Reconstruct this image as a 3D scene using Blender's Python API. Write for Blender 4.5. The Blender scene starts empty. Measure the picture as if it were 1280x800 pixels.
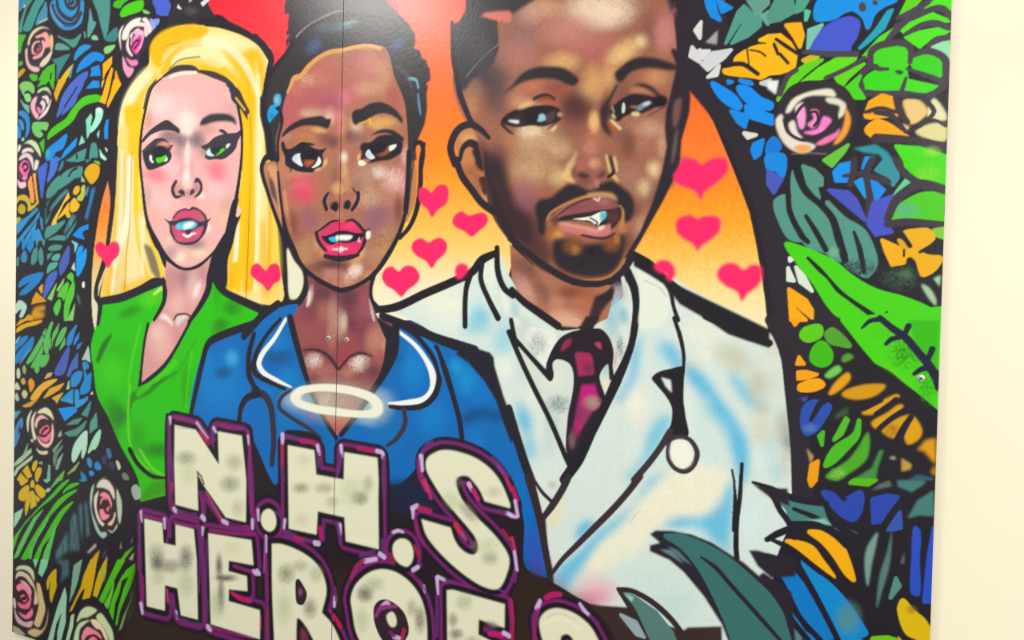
import numpy as np, math
import bpy, bmesh
SC = bpy.context.scene
COLL = SC.collection
# ---------------------------------------------------------------- the place, measured from the photograph (metres)
PANEL_W, BOARD_W, EYE = 1.22, 2.44, 1.55
F_PX, YAW, PITCH, ROLL = 1000.0, math.radians(27.156), math.radians(1.191), math.radians(1.330)
CAM = np.array([2.4138, -1.4506, EYE])
def cam_axes():
    cy, sy, cp, sp = math.cos(YAW), math.sin(YAW), math.cos(PITCH), math.sin(PITCH)
    fwd = np.array([-sy*cp, cy*cp, -sp]); right = np.array([cy, sy, 0.0]); up = np.cross(right, fwd)
    c, s = math.cos(ROLL), math.sin(ROLL)
    return c*right + s*up, -s*right + c*up, fwd
AXR, AXU, AXF = cam_axes()
def on_wall(px):
    """photo coordinates (n,2) of points of the flat mural -> metres on the wall plane (x along the wall, z up)"""
    px = np.asarray(px, float)
    ray = ((px[:, :1]-640)/F_PX)*AXR + ((400-px[:, 1:])/F_PX)*AXU + AXF
    t = -CAM[1]/ray[:, 1:2]
    P = CAM + t*ray
    return P[:, [0, 2]]
ZB = float(on_wall([(16, 790)])[0, 1])          # bottom edge of the board
BOARD_H = 2.44
RES = 0.0011                                    # paint canvas: metres per cell
CW, CH = int(BOARD_W/RES)+1, int(BOARD_H/RES)+1
# ---------------------------------------------------------------- camera, light, exposure
from mathutils import Matrix, Vector
cam = bpy.data.cameras.new('camera'); cam.sensor_width = 36.0; cam.lens = 36.0*F_PX/1280.0; cam.clip_start = 0.02
cam_ob = bpy.data.objects.new('camera', cam); COLL.objects.link(cam_ob)
M = Matrix.Identity(4)
for i in range(3):
    M[i][0], M[i][1], M[i][2], M[i][3] = AXR[i], AXU[i], -AXF[i], CAM[i]
cam_ob.matrix_world = M
SC.camera = cam_ob
world = bpy.data.worlds.new('room_air'); SC.world = world; world.use_nodes = True
bg = world.node_tree.nodes['Background']; bg.inputs[0].default_value = (0.99, 1.0, 0.93, 1); bg.inputs[1].default_value = 0.6
def lamp(name, loc, size, power, col=(1, 0.97, 0.92), aim=None):
    l = bpy.data.lights.new(name, 'AREA'); l.shape = 'RECTANGLE'; l.size, l.size_y = size; l.energy = power; l.color = col
    o = bpy.data.objects.new(name, l); COLL.objects.link(o); o.location = loc
    if aim is not None:
        o.rotation_euler = (Vector(aim)-Vector(loc)).to_track_quat('-Z', 'Y').to_euler()
    return o
lamp('ceiling_lamp_glare', (0.42, -1.24, 2.78), (0.5, 0.5), 32)
lamp('ceiling_lamp_corridor', (3.7, -3.6, 2.6), (1.4, 0.8), 140, aim=(1.3, 0, 0.9))
SC.view_settings.view_transform = 'Standard'; SC.view_settings.look = 'None'
SC.view_settings.exposure = -0.22; SC.view_settings.gamma = 1.0; SC.view_settings.use_curve_mapping = False
# ---------------------------------------------------------------- spray painter (works in board space)
CAN = np.zeros((CH, CW, 3), np.float32)         # row 0 = bottom of the board
LAB = np.zeros((CH, CW), np.int16)
LABELS = [None]; LABIDX = {}
RNG = np.random.default_rng(5)
def _blur1(a, r, ax):
    if r < 1: return a
    k = 2*r+1; p = [(0, 0)]*a.ndim; p[ax] = (r+1, r)
    c = np.cumsum(np.pad(a, p, mode='edge'), axis=ax, dtype=np.float64)
    n = a.shape[ax]
    hi = np.take(c, np.arange(k, k+n), axis=ax); lo = np.take(c, np.arange(0, n), axis=ax)
    return ((hi-lo)/k).astype(np.float32)
def blur(a, r):
    r = int(round(r))
    for _ in range(2):
        a = _blur1(_blur1(a, r, 0), r, 1)
    return a
GRAIN = RNG.standard_normal((CH, CW)).astype(np.float32)
GRAIN = 0.55*GRAIN + 2.6*_blur1(_blur1(GRAIN, 1, 0), 1, 1)*0.6
ORG = (0.0, 0.0, 1.0)
def O(x, y, s=4.0):
    global ORG
    ORG = (x, y, s)
COL = {}
def lin(c):
    c = COL.get(c, c)
    if len(c) == 3: c = ''.join(ch*2 for ch in c)
    v = np.array([int(c[i:i+2], 16)/255 for i in (0, 2, 4)], np.float32)
    return np.where(v < 0.04045, v/12.92, ((v+0.055)/1.055)**2.4).astype(np.float32)
def parse(s):
    tok = s.split(); poly = False
    if tok and tok[0] == 'p': poly = True; tok = tok[1:]
    P, C = [], []
    for i in range(0, len(tok)-1, 2):
        y = tok[i+1]; c = y.endswith('!')
        P.append((float(tok[i]), float(y.rstrip('!')))); C.append(c or poly)
    P = np.array(P); P = np.array([ORG[0], ORG[1]]) + P/ORG[2]
    return P, C
def spline(P, C, closed, n=7):
    m = len(P)
    if m < 3 or all(C):
        return (P, np.arange(m, dtype=float))
    out, par = [], []
    segs = m if closed else m-1
    def tan(i, side):
        a, b = (i-1) % m, (i+1) % m
        if not closed and i == 0: a = 0
        if not closed and i == m-1: b = m-1
        if C[i]:
            if side > 0: a = i
            else: b = i
        d = np.linalg.norm(P[b]-P[i]) + np.linalg.norm(P[i]-P[a])
        return (P[b]-P[a])/max(d, 1e-6)
    for i in range(segs):
        j = (i+1) % m; L = np.linalg.norm(P[j]-P[i])
        if C[i] and C[j]: ts = np.array([0.0])
        else: ts = np.arange(n)/n
        m0, m1 = tan(i, 1)*L, tan(j, -1)*L
        h = ts[:, None]
        q = (2*h**3-3*h**2+1)*P[i] + (h**3-2*h**2+h)*m0 + (-2*h**3+3*h**2)*P[j] + (h**3-h**2)*m1
        out.append(q); par.append(i+ts)
    if not closed: out.append(P[-1:]); par.append(np.array([m-1.0]))
    return np.concatenate(out), np.concatenate(par)
def cells(px):
    w = on_wall(px)
    return np.stack([w[:, 0]/RES, (w[:, 1]-ZB)/RES], 1)
def scale_at(px):
    p = np.asarray(px, float).reshape(-1, 2)
    a = cells(p); b = cells(p+[1, 0]); c = cells(p+[0, 1])
    sx = np.linalg.norm(b-a, axis=1); sy = np.linalg.norm(c-a, axis=1)
    return sx, sy
def coverage(pts, pad):
    """exact-area coverage of a closed outline given in cells -> (x0, y0, array)"""
    SS = 3
    lo = np.floor(pts.min(0)).astype(int)-pad-1; hi = np.ceil(pts.max(0)).astype(int)+pad+2
    x0, y0 = max(lo[0], 0), max(lo[1], 0); x1, y1 = min(hi[0], CW), min(hi[1], CH)
    if x1 <= x0 or y1 <= y0: return None
    W, H = x1-x0, (y1-y0)*SS
    A = pts; Bp = np.roll(pts, -1, 0)
    ya, yb = (A[:, 1]-y0)*SS, (Bp[:, 1]-y0)*SS
    s = np.where(yb > ya, 1.0, -1.0)
    ylo, yhi = np.minimum(ya, yb), np.maximum(ya, yb)
    r0 = np.clip(np.ceil(ylo-0.5), 0, H).astype(int); r1 = np.clip(np.ceil(yhi-0.5), 0, H).astype(int)
    cnt = np.maximum(r1-r0, 0)
    e = np.repeat(np.arange(len(A)), cnt)
    if len(e) == 0: return None
    row = np.arange(len(e)) - np.repeat(np.cumsum(cnt)-cnt, cnt) + r0[e]
    t = (row+0.5-ya[e])/(yb[e]-ya[e])
    x = np.clip(A[e, 0]+t*(Bp[e, 0]-A[e, 0])-x0, 0, W-1.001)
    xi = x.astype(int); fr = x-xi
    acc = np.zeros((H, W+1), np.float32)
    np.add.at(acc, (row, xi), s[e]*(1-fr)); np.add.at(acc, (row, xi+1), s[e]*fr)
    cov = np.cumsum(acc, 1)[:, :W]
    cov = np.minimum(np.abs(cov), 1).reshape(y1-y0, SS, W).mean(1)
    return x0, y0, cov.astype(np.float32)
CLIP = None
def clip(s=None, soft=1.0, inv=False):
    global CLIP
    if s is None: CLIP = None; return
    full = np.zeros((CH, CW), np.float32)
    for one in (s if isinstance(s, (list, tuple)) else [s]):
        P, C = parse(one); q, _ = spline(P, C, True)
        r = coverage(cells(q), 2)
        if r is None: continue
        x0, y0, c = r
        v = full[y0:y0+c.shape[0], x0:x0+c.shape[1]]; np.maximum(v, c, out=v)
    CLIP = 1-full if inv else full
def lab_id(key):
    if key is None: return 0
    if key not in LABIDX: LABIDX[key] = len(LABELS); LABELS.append(key)
    return LABIDX[key]
CUR = [None]
def part(*key):
    """from here on paint belongs to this painted piece: part('heart', label) or part('portrait', label, 'hair')"""
    CUR[0] = tuple(key) if key else None
def put(x0, y0, al, col, own=True):
    H, W = al.shape
    if CLIP is not None: al = al*CLIP[y0:y0+H, x0:x0+W]
    v = CAN[y0:y0+H, x0:x0+W]
    v += (lin(col)-v)*al[..., None]
    if own and CUR[0] is not None:
        LAB[y0:y0+H, x0:x0+W][al > 0.5] = lab_id(CUR[0])
def grainy(al, x0, y0, g):
    H, W = al.shape
    return np.clip(al + g*GRAIN[y0:y0+H, x0:x0+W]*4*al*(1-al), 0, 1)
def F(col, s, soft=0.0, a=1.0, g=0.0, own=True, rnd=False, fat=0.0):
    """filled outline; rnd rounds the corners of a straight-sided one like a spray cap does"""
    P, C = parse(s)
    if rnd:
        for t in (0.12, 0.2): P = np.stack([P*(1-t)+np.roll(P, -1, 0)*t, P*t+np.roll(P, -1, 0)*(1-t)], 1).reshape(-1, 2)
        C = [True]*len(P)
    q, _ = spline(P, C, True)
    sx, sy = scale_at(q.mean(0)); sc = math.sqrt(sx[0]*sy[0])
    r = int(round(soft*sc*0.6))
    res = coverage(cells(q), 2*r+6)
    if res is None: return
    x0, y0, c = res
    if r >= 1: c = blur(c, r)
    if fat: c = np.clip((blur(c, max(1, round(sc)))-(0.5-fat))/0.36+0.5, 0, 1)
    if g: c = grainy(c, x0, y0, g)
    put(x0, y0, c*a, col, own)
def S(col, s, w=4.0, soft=0.8, a=1.0, g=0.0, own=True):
    """stroke; w = full width in px, one number or one per point"""
    P, C = parse(s); q, par = spline(P, C, False)
    if isinstance(w, str): w = [float(t) for t in w.split()]
    if np.isscalar(w): w = [w]*len(P)
    if len(w) != len(P): w = np.interp(np.linspace(0, 1, len(P)), np.linspace(0, 1, len(w)), w)
    wi = np.interp(par, np.arange(len(P)), w)
    sx, sy = scale_at(q); sc = np.sqrt(sx*sy)
    R = wi*0.5*sc*(1 if ORG[2] == 1 else 1); sf = max(soft*sc.mean(), 0.9)
    pc = cells(q); pad = R.max()+sf+2
    lo = np.floor(pc.min(0)-pad).astype(int); hi = np.ceil(pc.max(0)+pad).astype(int)
    x0, y0 = max(lo[0], 0), max(lo[1], 0); x1, y1 = min(hi[0], CW), min(hi[1], CH)
    if x1 <= x0 or y1 <= y0: return
    sd = np.full((y1-y0, x1-x0), 1e6, np.float32)
    for i in range(len(pc)-1 if len(pc) > 1 else 1):
        A = pc[i]; B = pc[min(i+1, len(pc)-1)]; ra, rb = R[i], R[min(i+1, len(pc)-1)]
        p = max(ra, rb)+sf+2
        bx0 = max(int(min(A[0], B[0])-p), x0); bx1 = min(int(max(A[0], B[0])+p)+1, x1)
        by0 = max(int(min(A[1], B[1])-p), y0); by1 = min(int(max(A[1], B[1])+p)+1, y1)
        if bx1 <= bx0 or by1 <= by0: continue
        X = np.arange(bx0, bx1, dtype=np.float32)[None]-A[0]; Y = np.arange(by0, by1, dtype=np.float32)[:, None]-A[1]
        d = B-A; L2 = max(float(d@d), 1e-9)
        t = np.clip((X*d[0]+Y*d[1])/L2, 0, 1)
        dist = np.sqrt((X-t*d[0])**2+(Y-t*d[1])**2)-(ra+(rb-ra)*t)
        v = sd[by0-y0:by1-y0, bx0-x0:bx1-x0]; np.minimum(v, dist, out=v)
    al = np.clip(0.5-sd/sf, 0, 1); al = al*al*(3-2*al)
    if g: al = grainy(al, x0, y0, g)
    put(x0, y0, al*a, col, own)
def RIM(col, s, w, soft=0.8, **k):
    """go once round an outline with the can"""
    P, C = parse(s); q, _ = spline(P, C, True)
    q = (np.concatenate([q, q[:1]])-np.array([ORG[0], ORG[1]]))*ORG[2]
    S(col, 'p '+' '.join('%.1f %.1f' % (x, y) for x, y in q), w, soft=soft, **k)
def G(col, x, y, rx, ry=None, a=0.6, rot=0.0, g=0.1, pw=1.0, own=False):
    """airbrushed soft spot, radii in the tile's own units (fades out at the radius)"""
    ry = rx if ry is None else ry
    c = np.array([ORG[0]+x/ORG[2], ORG[1]+y/ORG[2]]); rx, ry = rx/ORG[2], ry/ORG[2]
    th = np.linspace(0, 2*np.pi, 24, endpoint=False); cr, sr = math.cos(math.radians(rot)), math.sin(math.radians(rot))
    ex, ey = rx*np.cos(th), ry*np.sin(th)
    q = cells(np.stack([c[0]+ex*cr-ey*sr, c[1]+ex*sr+ey*cr], 1))
    c0, cx, cy = cells(np.stack([c, c+[rx*cr, rx*sr], c+[-ry*sr, ry*cr]]))
    M = np.stack([cx-c0, cy-c0], 1)
    lo = np.floor(q.min(0)).astype(int)-1; hi = np.ceil(q.max(0)).astype(int)+2
    x0, y0 = max(lo[0], 0), max(lo[1], 0); x1, y1 = min(hi[0], CW), min(hi[1], CH)
    if x1 <= x0 or y1 <= y0: return
    Mi = np.linalg.inv(M)
    X = np.arange(x0, x1, dtype=np.float32)[None]-c0[0]; Y = np.arange(y0, y1, dtype=np.float32)[:, None]-c0[1]
    d2 = (Mi[0, 0]*X+Mi[0, 1]*Y)**2+(Mi[1, 0]*X+Mi[1, 1]*Y)**2
    al = np.clip(1-d2, 0, 1)**(1.6*pw)*a
    if g: al = grainy(al, x0, y0, g)
    put(x0, y0, al, col, own)
def VG(stops, s, soft=0.0, a=1.0, g=0.0):
    """filled outline with a straight colour fade; stops = (x, y, colour) in tile units along one line"""
    P, C = parse(s); q, _ = spline(P, C, True)
    sx, sy = scale_at(q.mean(0)); r = int(round(soft*math.sqrt(sx[0]*sy[0])*0.6))
    res = coverage(cells(q), 2*r+2)
    if res is None: return
    x0, y0, c = res
    if r >= 1: c = blur(c, r)
    k = cells(np.array([[ORG[0]+p[0]/ORG[2], ORG[1]+p[1]/ORG[2]] for p in stops]))
    d = k[-1]-k[0]; t = (k-k[0])@d/(d@d)
    H, W = c.shape
    X = np.arange(x0, x0+W, dtype=np.float32)[None]-k[0, 0]; Y = np.arange(y0, y0+H, dtype=np.float32)[:, None]-k[0, 1]
    T = (X*d[0]+Y*d[1])/(d@d)
    if g: T = T+g*0.05*GRAIN[y0:y0+H, x0:x0+W]
    cols = np.array([lin(p[2]) for p in stops])
    col = np.stack([np.interp(T, t, cols[:, i]) for i in range(3)], -1).astype(np.float32)
    al = c*a
    if CLIP is not None: al = al*CLIP[y0:y0+H, x0:x0+W]
    v = CAN[y0:y0+H, x0:x0+W]
    v += (col-v)*al[..., None]
    if CUR[0] is not None: LAB[y0:y0+H, x0:x0+W][al > 0.5] = lab_id(CUR[0])
def SM(r, grain=0.05):
    """soften the sprayed tones inside the current clip outline and dust them with overspray"""
    ys, xs = np.nonzero(CLIP > 0.02)
    y0, y1, x0, x1 = ys.min(), ys.max()+1, xs.min(), xs.max()+1
    v = CAN[y0:y1, x0:x1]; m = CLIP[y0:y1, x0:x1, None]
    w = blur(m[..., 0], r)[..., None]+1e-4
    b = np.stack([blur(v[..., i]*m[..., 0], r) for i in range(3)], -1)/w
    b *= 1+grain*GRAIN[y0:y1, x0:x1, None]
    v += (b-v)*m
# ---------------------------------------------------------------- materials
def mat(name, rough=0.6, spec=0.3, col=(0.8, 0.8, 0.8), metal=0.0):
    m = bpy.data.materials.new(name); m.use_nodes = True
    b = m.node_tree.nodes['Principled BSDF']
    b.inputs['Base Color'].default_value = (*col, 1); b.inputs['Roughness'].default_value = rough
    b.inputs['Specular IOR Level'].default_value = spec; b.inputs['Metallic'].default_value = metal
    return m, m.node_tree.nodes, m.node_tree.links, b
def noise(n, scale, detail=4):
    t = n.new('ShaderNodeTexNoise'); t.inputs['Scale'].default_value = scale; t.inputs['Detail'].default_value = detail
    return t
def bump(n, l, b, height, strength, dist):
    k = n.new('ShaderNodeBump'); k.inputs['Strength'].default_value = strength; k.inputs['Distance'].default_value = dist
    l.new(height, k.inputs['Height']); l.new(k.outputs['Normal'], b.inputs['Normal'])
def coords(n, l, *tex):
    c = n.new('ShaderNodeTexCoord')
    for t in tex: l.new(c.outputs['Object'], t.inputs['Vector'])
m_wall, n, l, b = mat('wall_emulsion', 0.75, 0.15)
t1, t2 = noise(n, 1.1, 3), noise(n, 260, 3); coords(n, l, t1, t2)
r = n.new('ShaderNodeValToRGB'); r.color_ramp.elements[0].color = (*lin('f3ead0').tolist(), 1); r.color_ramp.elements[1].color = (*lin('f8f0da').tolist(), 1)
r.color_ramp.elements[0].position = 0.35; r.color_ramp.elements[1].position = 0.65
l.new(t1.outputs['Fac'], r.inputs['Fac']); l.new(r.outputs['Color'], b.inputs['Base Color']); bump(n, l, b, t2.outputs['Fac'], 0.12, 0.002)
m_paint, n, l, b = mat('spray_paint_gloss', 0.25, 0.32)
a = n.new('ShaderNodeVertexColor'); a.layer_name = 'paint'
t1, t2, t3 = noise(n, 900, 2), noise(n, 120, 4), noise(n, 22, 3); coords(n, l, t1, t2, t3)
mr = n.new('ShaderNodeMapRange'); mr.inputs['To Min'].default_value = 0.86; mr.inputs['To Max'].default_value = 1.14; l.new(t1.outputs['Fac'], mr.inputs['Value'])
mx = n.new('ShaderNodeMix'); mx.data_type = 'RGBA'; mx.blend_type = 'MULTIPLY'; mx.inputs[0].default_value = 1.0
l.new(a.outputs['Color'], mx.inputs[6]); l.new(mr.outputs['Result'], mx.inputs[7]); l.new(mx.outputs[2], b.inputs['Base Color'])
ad = n.new('ShaderNodeMath'); ad.operation = 'MULTIPLY_ADD'; ad.inputs[1].default_value = 0.5; l.new(t3.outputs['Fac'], ad.inputs[0]); l.new(t2.outputs['Fac'], ad.inputs[2])
bump(n, l, b, ad.outputs[0], 0.12, 0.0014)
m_board, *_ = mat('board_edge', 0.7, 0.1, tuple(lin('4a352c').tolist()))
m_screw, *_ = mat('zinc_screw', 0.3, 0.5, tuple(lin('e6e0cc').tolist()), 0.75)
m_slot, *_ = mat('screw_recess', 0.6, 0.3, tuple(lin('4a4640').tolist()), 0.3)
m_floor, n, l, b = mat('vinyl_floor', 0.5, 0.3)
t1 = noise(n, 40, 4); coords(n, l, t1); r = n.new('ShaderNodeValToRGB'); r.color_ramp.elements[0].color = (0.10, 0.10, 0.10, 1); r.color_ramp.elements[1].color = (0.16, 0.155, 0.15, 1)
l.new(t1.outputs['Fac'], r.inputs['Fac']); l.new(r.outputs['Color'], b.inputs['Base Color'])
# ---------------------------------------------------------------- helpers
def link(name, me, m=None, parent=None, **props):
    o = bpy.data.objects.new(name, me); COLL.objects.link(o)
    if m is not None: me.materials.append(m)
    if parent is not None: o.parent = parent
    for k, v in props.items():
        if v: o[k] = v
    return o
def box(name, lo, hi, m, parent=None, bevel=0.0, **props):
    bm = bmesh.new(); bmesh.ops.create_cube(bm, size=1)
    for v in bm.verts:
        v.co = Vector([lo[i]+(v.co[i]+0.5)*(hi[i]-lo[i]) for i in range(3)])
    if bevel: bmesh.ops.bevel(bm, geom=bm.edges[:], offset=bevel, segments=2, affect='EDGES')
    me = bpy.data.meshes.new(name); bm.to_mesh(me); bm.free()
    return link(name, me, m, parent, **props)
# ---------------------------------------------------------------- the setting
TH = 0.008
box('wall_back', (-2.2, TH, 0), (5.2, TH+0.12, 2.85), m_wall, kind='structure')
box('floor', (-2.2, -4.2, -0.05), (5.2, TH, 0), m_floor, kind='structure')
K = '28232d'
COL.update(k='1f1b23', k2='22202b', kb='1f181a', sk='e8b3b0')
# ------------------------------------------------ ground coat and painted sky behind the three figures
part('ground_coat')
CAN[:] = lin('211d25'); LAB[:] = lab_id(CUR[0])
# foliage that runs on over the board above and below the part the photograph shows
part('foliage', 'dense painted foliage along the top and bottom of the boards')
O(0, 0, 1)
_r = np.random.default_rng(11)
_cols = ('4f9088', '3f7f80', '55b43c', '6cc83c', '1f86cc', '3a7fc0', '4560b4', 'd6b23a', 'f0b02c', 'bfe4cc')
for _ in range(1300):
    x = _r.uniform(18, 1186); up = _r.random() < 0.45
    y = _r.uniform(-430, -16) if up else _r.uniform(812, 1260)
    big = 0.55+0.9*x/1180; w, h = _r.uniform(5, 11)*big, _r.uniform(14, 30)*big
    t = _r.uniform(-1.2, 1.2); c, s = math.cos(t), math.sin(t)
    q = [(x+u*w*c-v*h*s, y+u*w*s+v*h*c) for u, v in ((0, -1), (.8, -.25), (.85, .35), (0, 1), (-.85, .35), (-.8, -.25))]
    F(_cols[_r.integers(len(_cols))], ' '.join('%.1f %.1f%s' % (p[0], p[1], '!' if i in (0, 3) else '') for i, p in enumerate(q)))
part('arch_border', 'black border between the sky and the foliage')
F('2a242c', '210 60 235 -30 320 -120 450 -165 620 -185 780 -160 880 -90 905 0 900 120 600 120 300 100')
O(0, 0, 1)
part('painted_sky', 'red painted sky between the blonde hair and the nurse bun')
F('e2364a', '262 8 300 -50 380 -100 480 -130 620 -145 760 -125 845 -70 868 0 700 60 420 60')
VG([(400,-40,'dc2f42'),(400,30,'ec4047'),(400,90,'f2604a')], 'p 255 -60 366 -60 372 30 350 105 300 70 262 8')
part('painted_sky', 'orange to cream painted sky between the nurse and the doctor')
VG([(540,-140,'e2364a'),(540,-60,'f0585a'),(540,40,'f4735a'),(540,120,'fb7a45'),(540,190,'fa8a42'),(540,235,'f7a34c'),(540,275,'f6bd62'),(540,315,'f8d284'),(540,350,'fae6bd'),(540,390,'f7efdc')], 'p 470 -145 640 -146 640 80 640 330 620 400 440 400 440 300 505 150 500 20', g=.22)
part('painted_sky', 'orange to cream painted sky right of the doctor')
VG([(900,110,'fb6f3e'),(900,190,'fb8145'),(900,235,'f89140'),(900,285,'f7ab4c'),(900,325,'f8c873'),(900,365,'fae0a0'),(900,420,'f5ecd2')], 'p 840 100 872 118 892 152 903 178 917 212 926 235 937 265 945 302 952 342 957 378 962 430 900 420 780 345 780 280', g=.6)
F('7a3e4e', '846 198 862 195 852 222 838 236', soft=4, a=.5)
part('painted_sky', 'narrow orange sliver left of the blonde hair')
VG([(0,226,'e08a72'),(0,275,'e9853c'),(0,325,'e9b264'),(0,370,'e4ddb4'),(0,425,'d9e2d8')], '135 226! 138 250 136 290 132 340 124 365 122 420 117 405 115 380 116 330 122 280 128 250')
part()
# ------------------------------------------------ blonde woman
BL = 'painted woman with long blonde hair, green eyes and a green jacket'
part('portrait', BL, 'hair', 'straight golden blonde hair')
O(0, 0, 1)
F('f3d68a', '146 210 148 160 153 130 165 105 185 82 188 65 195 48 220 33 248 31 275 35 300 43 322 56 331 70 329 110 327 135 332 160 340 200 345 260 350 330 352 378 300 372 262 345 200 350 160 364 127 375 132 340 140 290 145 250')
O(0, 0, 4)
F('f2b90f', '752 285 755 220 800 165 870 135 960 128 1040 140 1020 180 960 195 880 220 820 270 800 340 780 330', soft=2)
F('eeb31a', '800 370 830 300 900 230 1000 210 1010 225 920 260 860 320 830 370', soft=3, a=.8)
F('f7e6b0', '1030 160 1130 160 1280 220 1400 290 1310 430 1270 500 1230 400 1130 330 1010 290 870 330 860 300 920 240 1010 205', soft=4)
F('f3b71c', '1110 230 1180 260 1290 240 1330 330 1330 560 1280 700 1240 480 1200 400 1160 330', soft=5, a=.85)
F('f0c95e', '860 330 960 290 1040 320 1120 350 1180 420 1080 370 960 345 870 365', soft=3)
F('f2bb24', '1000 330 1110 355 1190 440 1120 380 1010 352', soft=2)
F('f0bd2c', '735 340 780 360 790 400 740 440 700 590 690 800 650 800 640 640 680 480', soft=4, a=.75)
F('f8edc8', '700 370 750 340 770 370 700 460 640 560 600 640 620 500', soft=4, a=.8)
F('f4c02a', '620 540 660 520 720 560 700 620 660 600 640 640', soft=3, a=.9)
S('f5c51f', '700 600 690 700 690 800', 7, soft=3)
S('caa64a', '800 330 860 280 940 235 1010 225', 1.2, a=.6)
S('55442c', '845 345 900 300 1000 283', 1.8, soft=1.2, a=.75)
S('b8902c', '770 260 840 225 900 215', 2, soft=2, a=.55)
O(0, 200, 4)
F('f3c43a', '655 -40 715 -40 700 100 660 80', soft=4, a=.8)
F('eac27a', '590 -20 640 -20 625 300 560 480 520 690 515 690 560 400', soft=5, a=.7)
F('f7eed0', '640 -20 665 -20 655 300 600 480 560 560 570 460 620 250', soft=3, a=.9)
F('f4d568', '670 60 700 60 720 250 735 400 740 600 700 640 680 400', soft=5, a=.9)
F('f3e3b2', '640 500 650 300 700 280 700 560 690 640 640 660', soft=5, a=.8)
F('e8c46a', '520 560 560 520 640 640 640 670 520 695', soft=5, a=.7)
F('efdcae', '690 250 730 300 740 420 735 600 700 620', soft=4, a=.8)
F('efbb3a', '540 640 640 610 760 580 700 650 600 680 530 695', soft=4, a=.7)
F('e2d6a8', '560 640 600 560 605 670', soft=3, a=.7)
S('5c5234', '660 -40 655 120 648 320 632 480 622 650', 1.2, soft=.8, a=.7)
S('7a6a4a', '630 60 620 260 590 420', 1.0, a=.4)
# strands right of the face
F('f5b912', '1190 -400 1260 -260 1240 -100 1245 300 1200 600 1140 660 1140 560 1170 300 1210 100 1210 -100', soft=3, a=.95)
F('f7e3a4', '1275 -500 1300 -300 1330 -100 1350 300 1330 700 1260 700 1270 200 1255 -200', soft=4, a=.8)
F('f3b81a', '1250 -560 1280 -400 1270 -100 1268 640 1215 650 1240 200 1240 -200', soft=3, a=.9)
F('f8f2d8', '1170 460 1180 350 1195 300 1200 380 1190 460 1165 520', soft=2, a=.9)
F('f2d060', '1340 -40 1380 100 1390 300 1400 600 1350 700 1345 300', soft=5, a=.8)
F('e9b020', '1300 300 1330 300 1345 680 1310 690', soft=6, a=.7)
S('6b5a30', '1252 -260 1256 0 1245 300 1230 700', 1.3, a=.75)
S('77683c', '1150 350 1140 500 1135 640', 1.0, a=.6)
S('8a7434', '1225 -330 1215 -100 1212 60', 1.2, a=.6)
O(0, 200, 4)
S('fbc60a', '1225 -330 1228 0 1215 300 1190 640', '6 7 7 8', soft=3, a=.85); S('fdf3cc', '1290 -420 1300 -100 1290 300 1275 650', '5 6 6 4', soft=3, a=.7); S('f7c21a', '1262 -500 1262 -100 1252 640', 4, soft=2, a=.9); S('fff6e0', '1185 420 1180 500', 4, soft=2, a=.9); S('e0a818', '1330 -60 1350 300 1340 640', 5, soft=4, a=.6)
S('f8c622', '690 -60 680 150 690 400 740 600', '5 6 6 4', soft=4, a=.7); S('fdf2cc', '610 -40 600 300 560 660', '4 5 5', soft=3, a=.7); S('f0b830', '580 200 560 500 530 680', 4, soft=3, a=.5); S('faf0c8', '715 300 712 560', 5, soft=3, a=.6)
O(0, 0, 4)
S('f6b808', '770 250 850 180 960 150 1030 160', '8 12 12 6', soft=4, a=.7); S('fcf0cc', '1030 210 1130 230 1230 330 1290 470', '8 9 9 6', soft=5, a=.7); S('f7c018', '1120 340 1200 430 1250 560', '4 6 6', soft=3, a=.8)
part('portrait', BL, 'hair_outline')
O(0, 0, 4)
S('k', '585 830 590 640 612 520 665 425 745 335', 4, a=.0)
F('k', 'p 1020 130 1080 70 1110 75 1180 130 1290 190 1400 320 1340 300 1290 215 1200 170 1100 138')
S('k', '1000 108 1090 108 1200 150 1300 215 1340 265', 7)
# face
part('portrait', BL, 'face', 'pale pink face and neck')
O(0, 200, 1)
F('sk', '178 -25 182 -50 195 -95 212 -110 232 -112 252 -107 275 -100 288 -88 297 -65 302 -40 301 0 297 40 290 72 277 100 262 122 245 134 225 135 212 128 197 108 185 80 178 50 176 10')
F('d79c9a', '200 110 206 135 208 150 207 165 205 173 190 200 182 225 179 255 175 281! 185 275 205 257 220 237 235 210 250 180 260 158 263 142 266 118 245 134 225 135 212 130')
clip('178 -25 182 -50 195 -95 212 -110 232 -112 252 -107 275 -100 288 -88 297 -65 302 -40 301 0 297 40 290 72 277 100 262 122 245 134 225 135 212 128 197 108 185 80 178 50 176 10')
O(170, 140, 8)
G('f6d9d6', 260, -60, 260, 190, .8); G('efc4c4', 470, -60, 200, 220, .7); G('f8e9df', 500, 90, 170, 150, .8)
G('dda09a', 90, 60, 110, 200, .7); G('f0c2b4', 60, 170, 60, 60, .6)
G('c08c92', 130, 80, 60, 120, .5); G('c99aa0', 960, -20, 160, 140, .5); G('d7a49e', 860, 100, 160, 70, .6)
G('8f7372', 330, 240, 150, 110, .75, g=.22); G('7e6a72', 460, 280, 130, 130, .7, g=.22); G('75707a', 610, 270, 130, 130, .75, g=.22)
G('b9887e', 720, 170, 130, 80, .6, g=.2); G('a58a88', 660, 380, 110, 130, .55, g=.22); G('9a8088', 430, 400, 90, 110, .5, g=.2)
G('f4dfd8', 515, 420, 45, 200, .85); G('f9ece2', 505, 660, 60, 130, .8); G('f6ecdc', 510, 200, 90, 70, .8)
G('e77f8e', 210, 620, 170, 110, .75); G('f08a86', 110, 610, 90, 70, .6); G('f2c4cc', 330, 560, 130, 140, .6)
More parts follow.
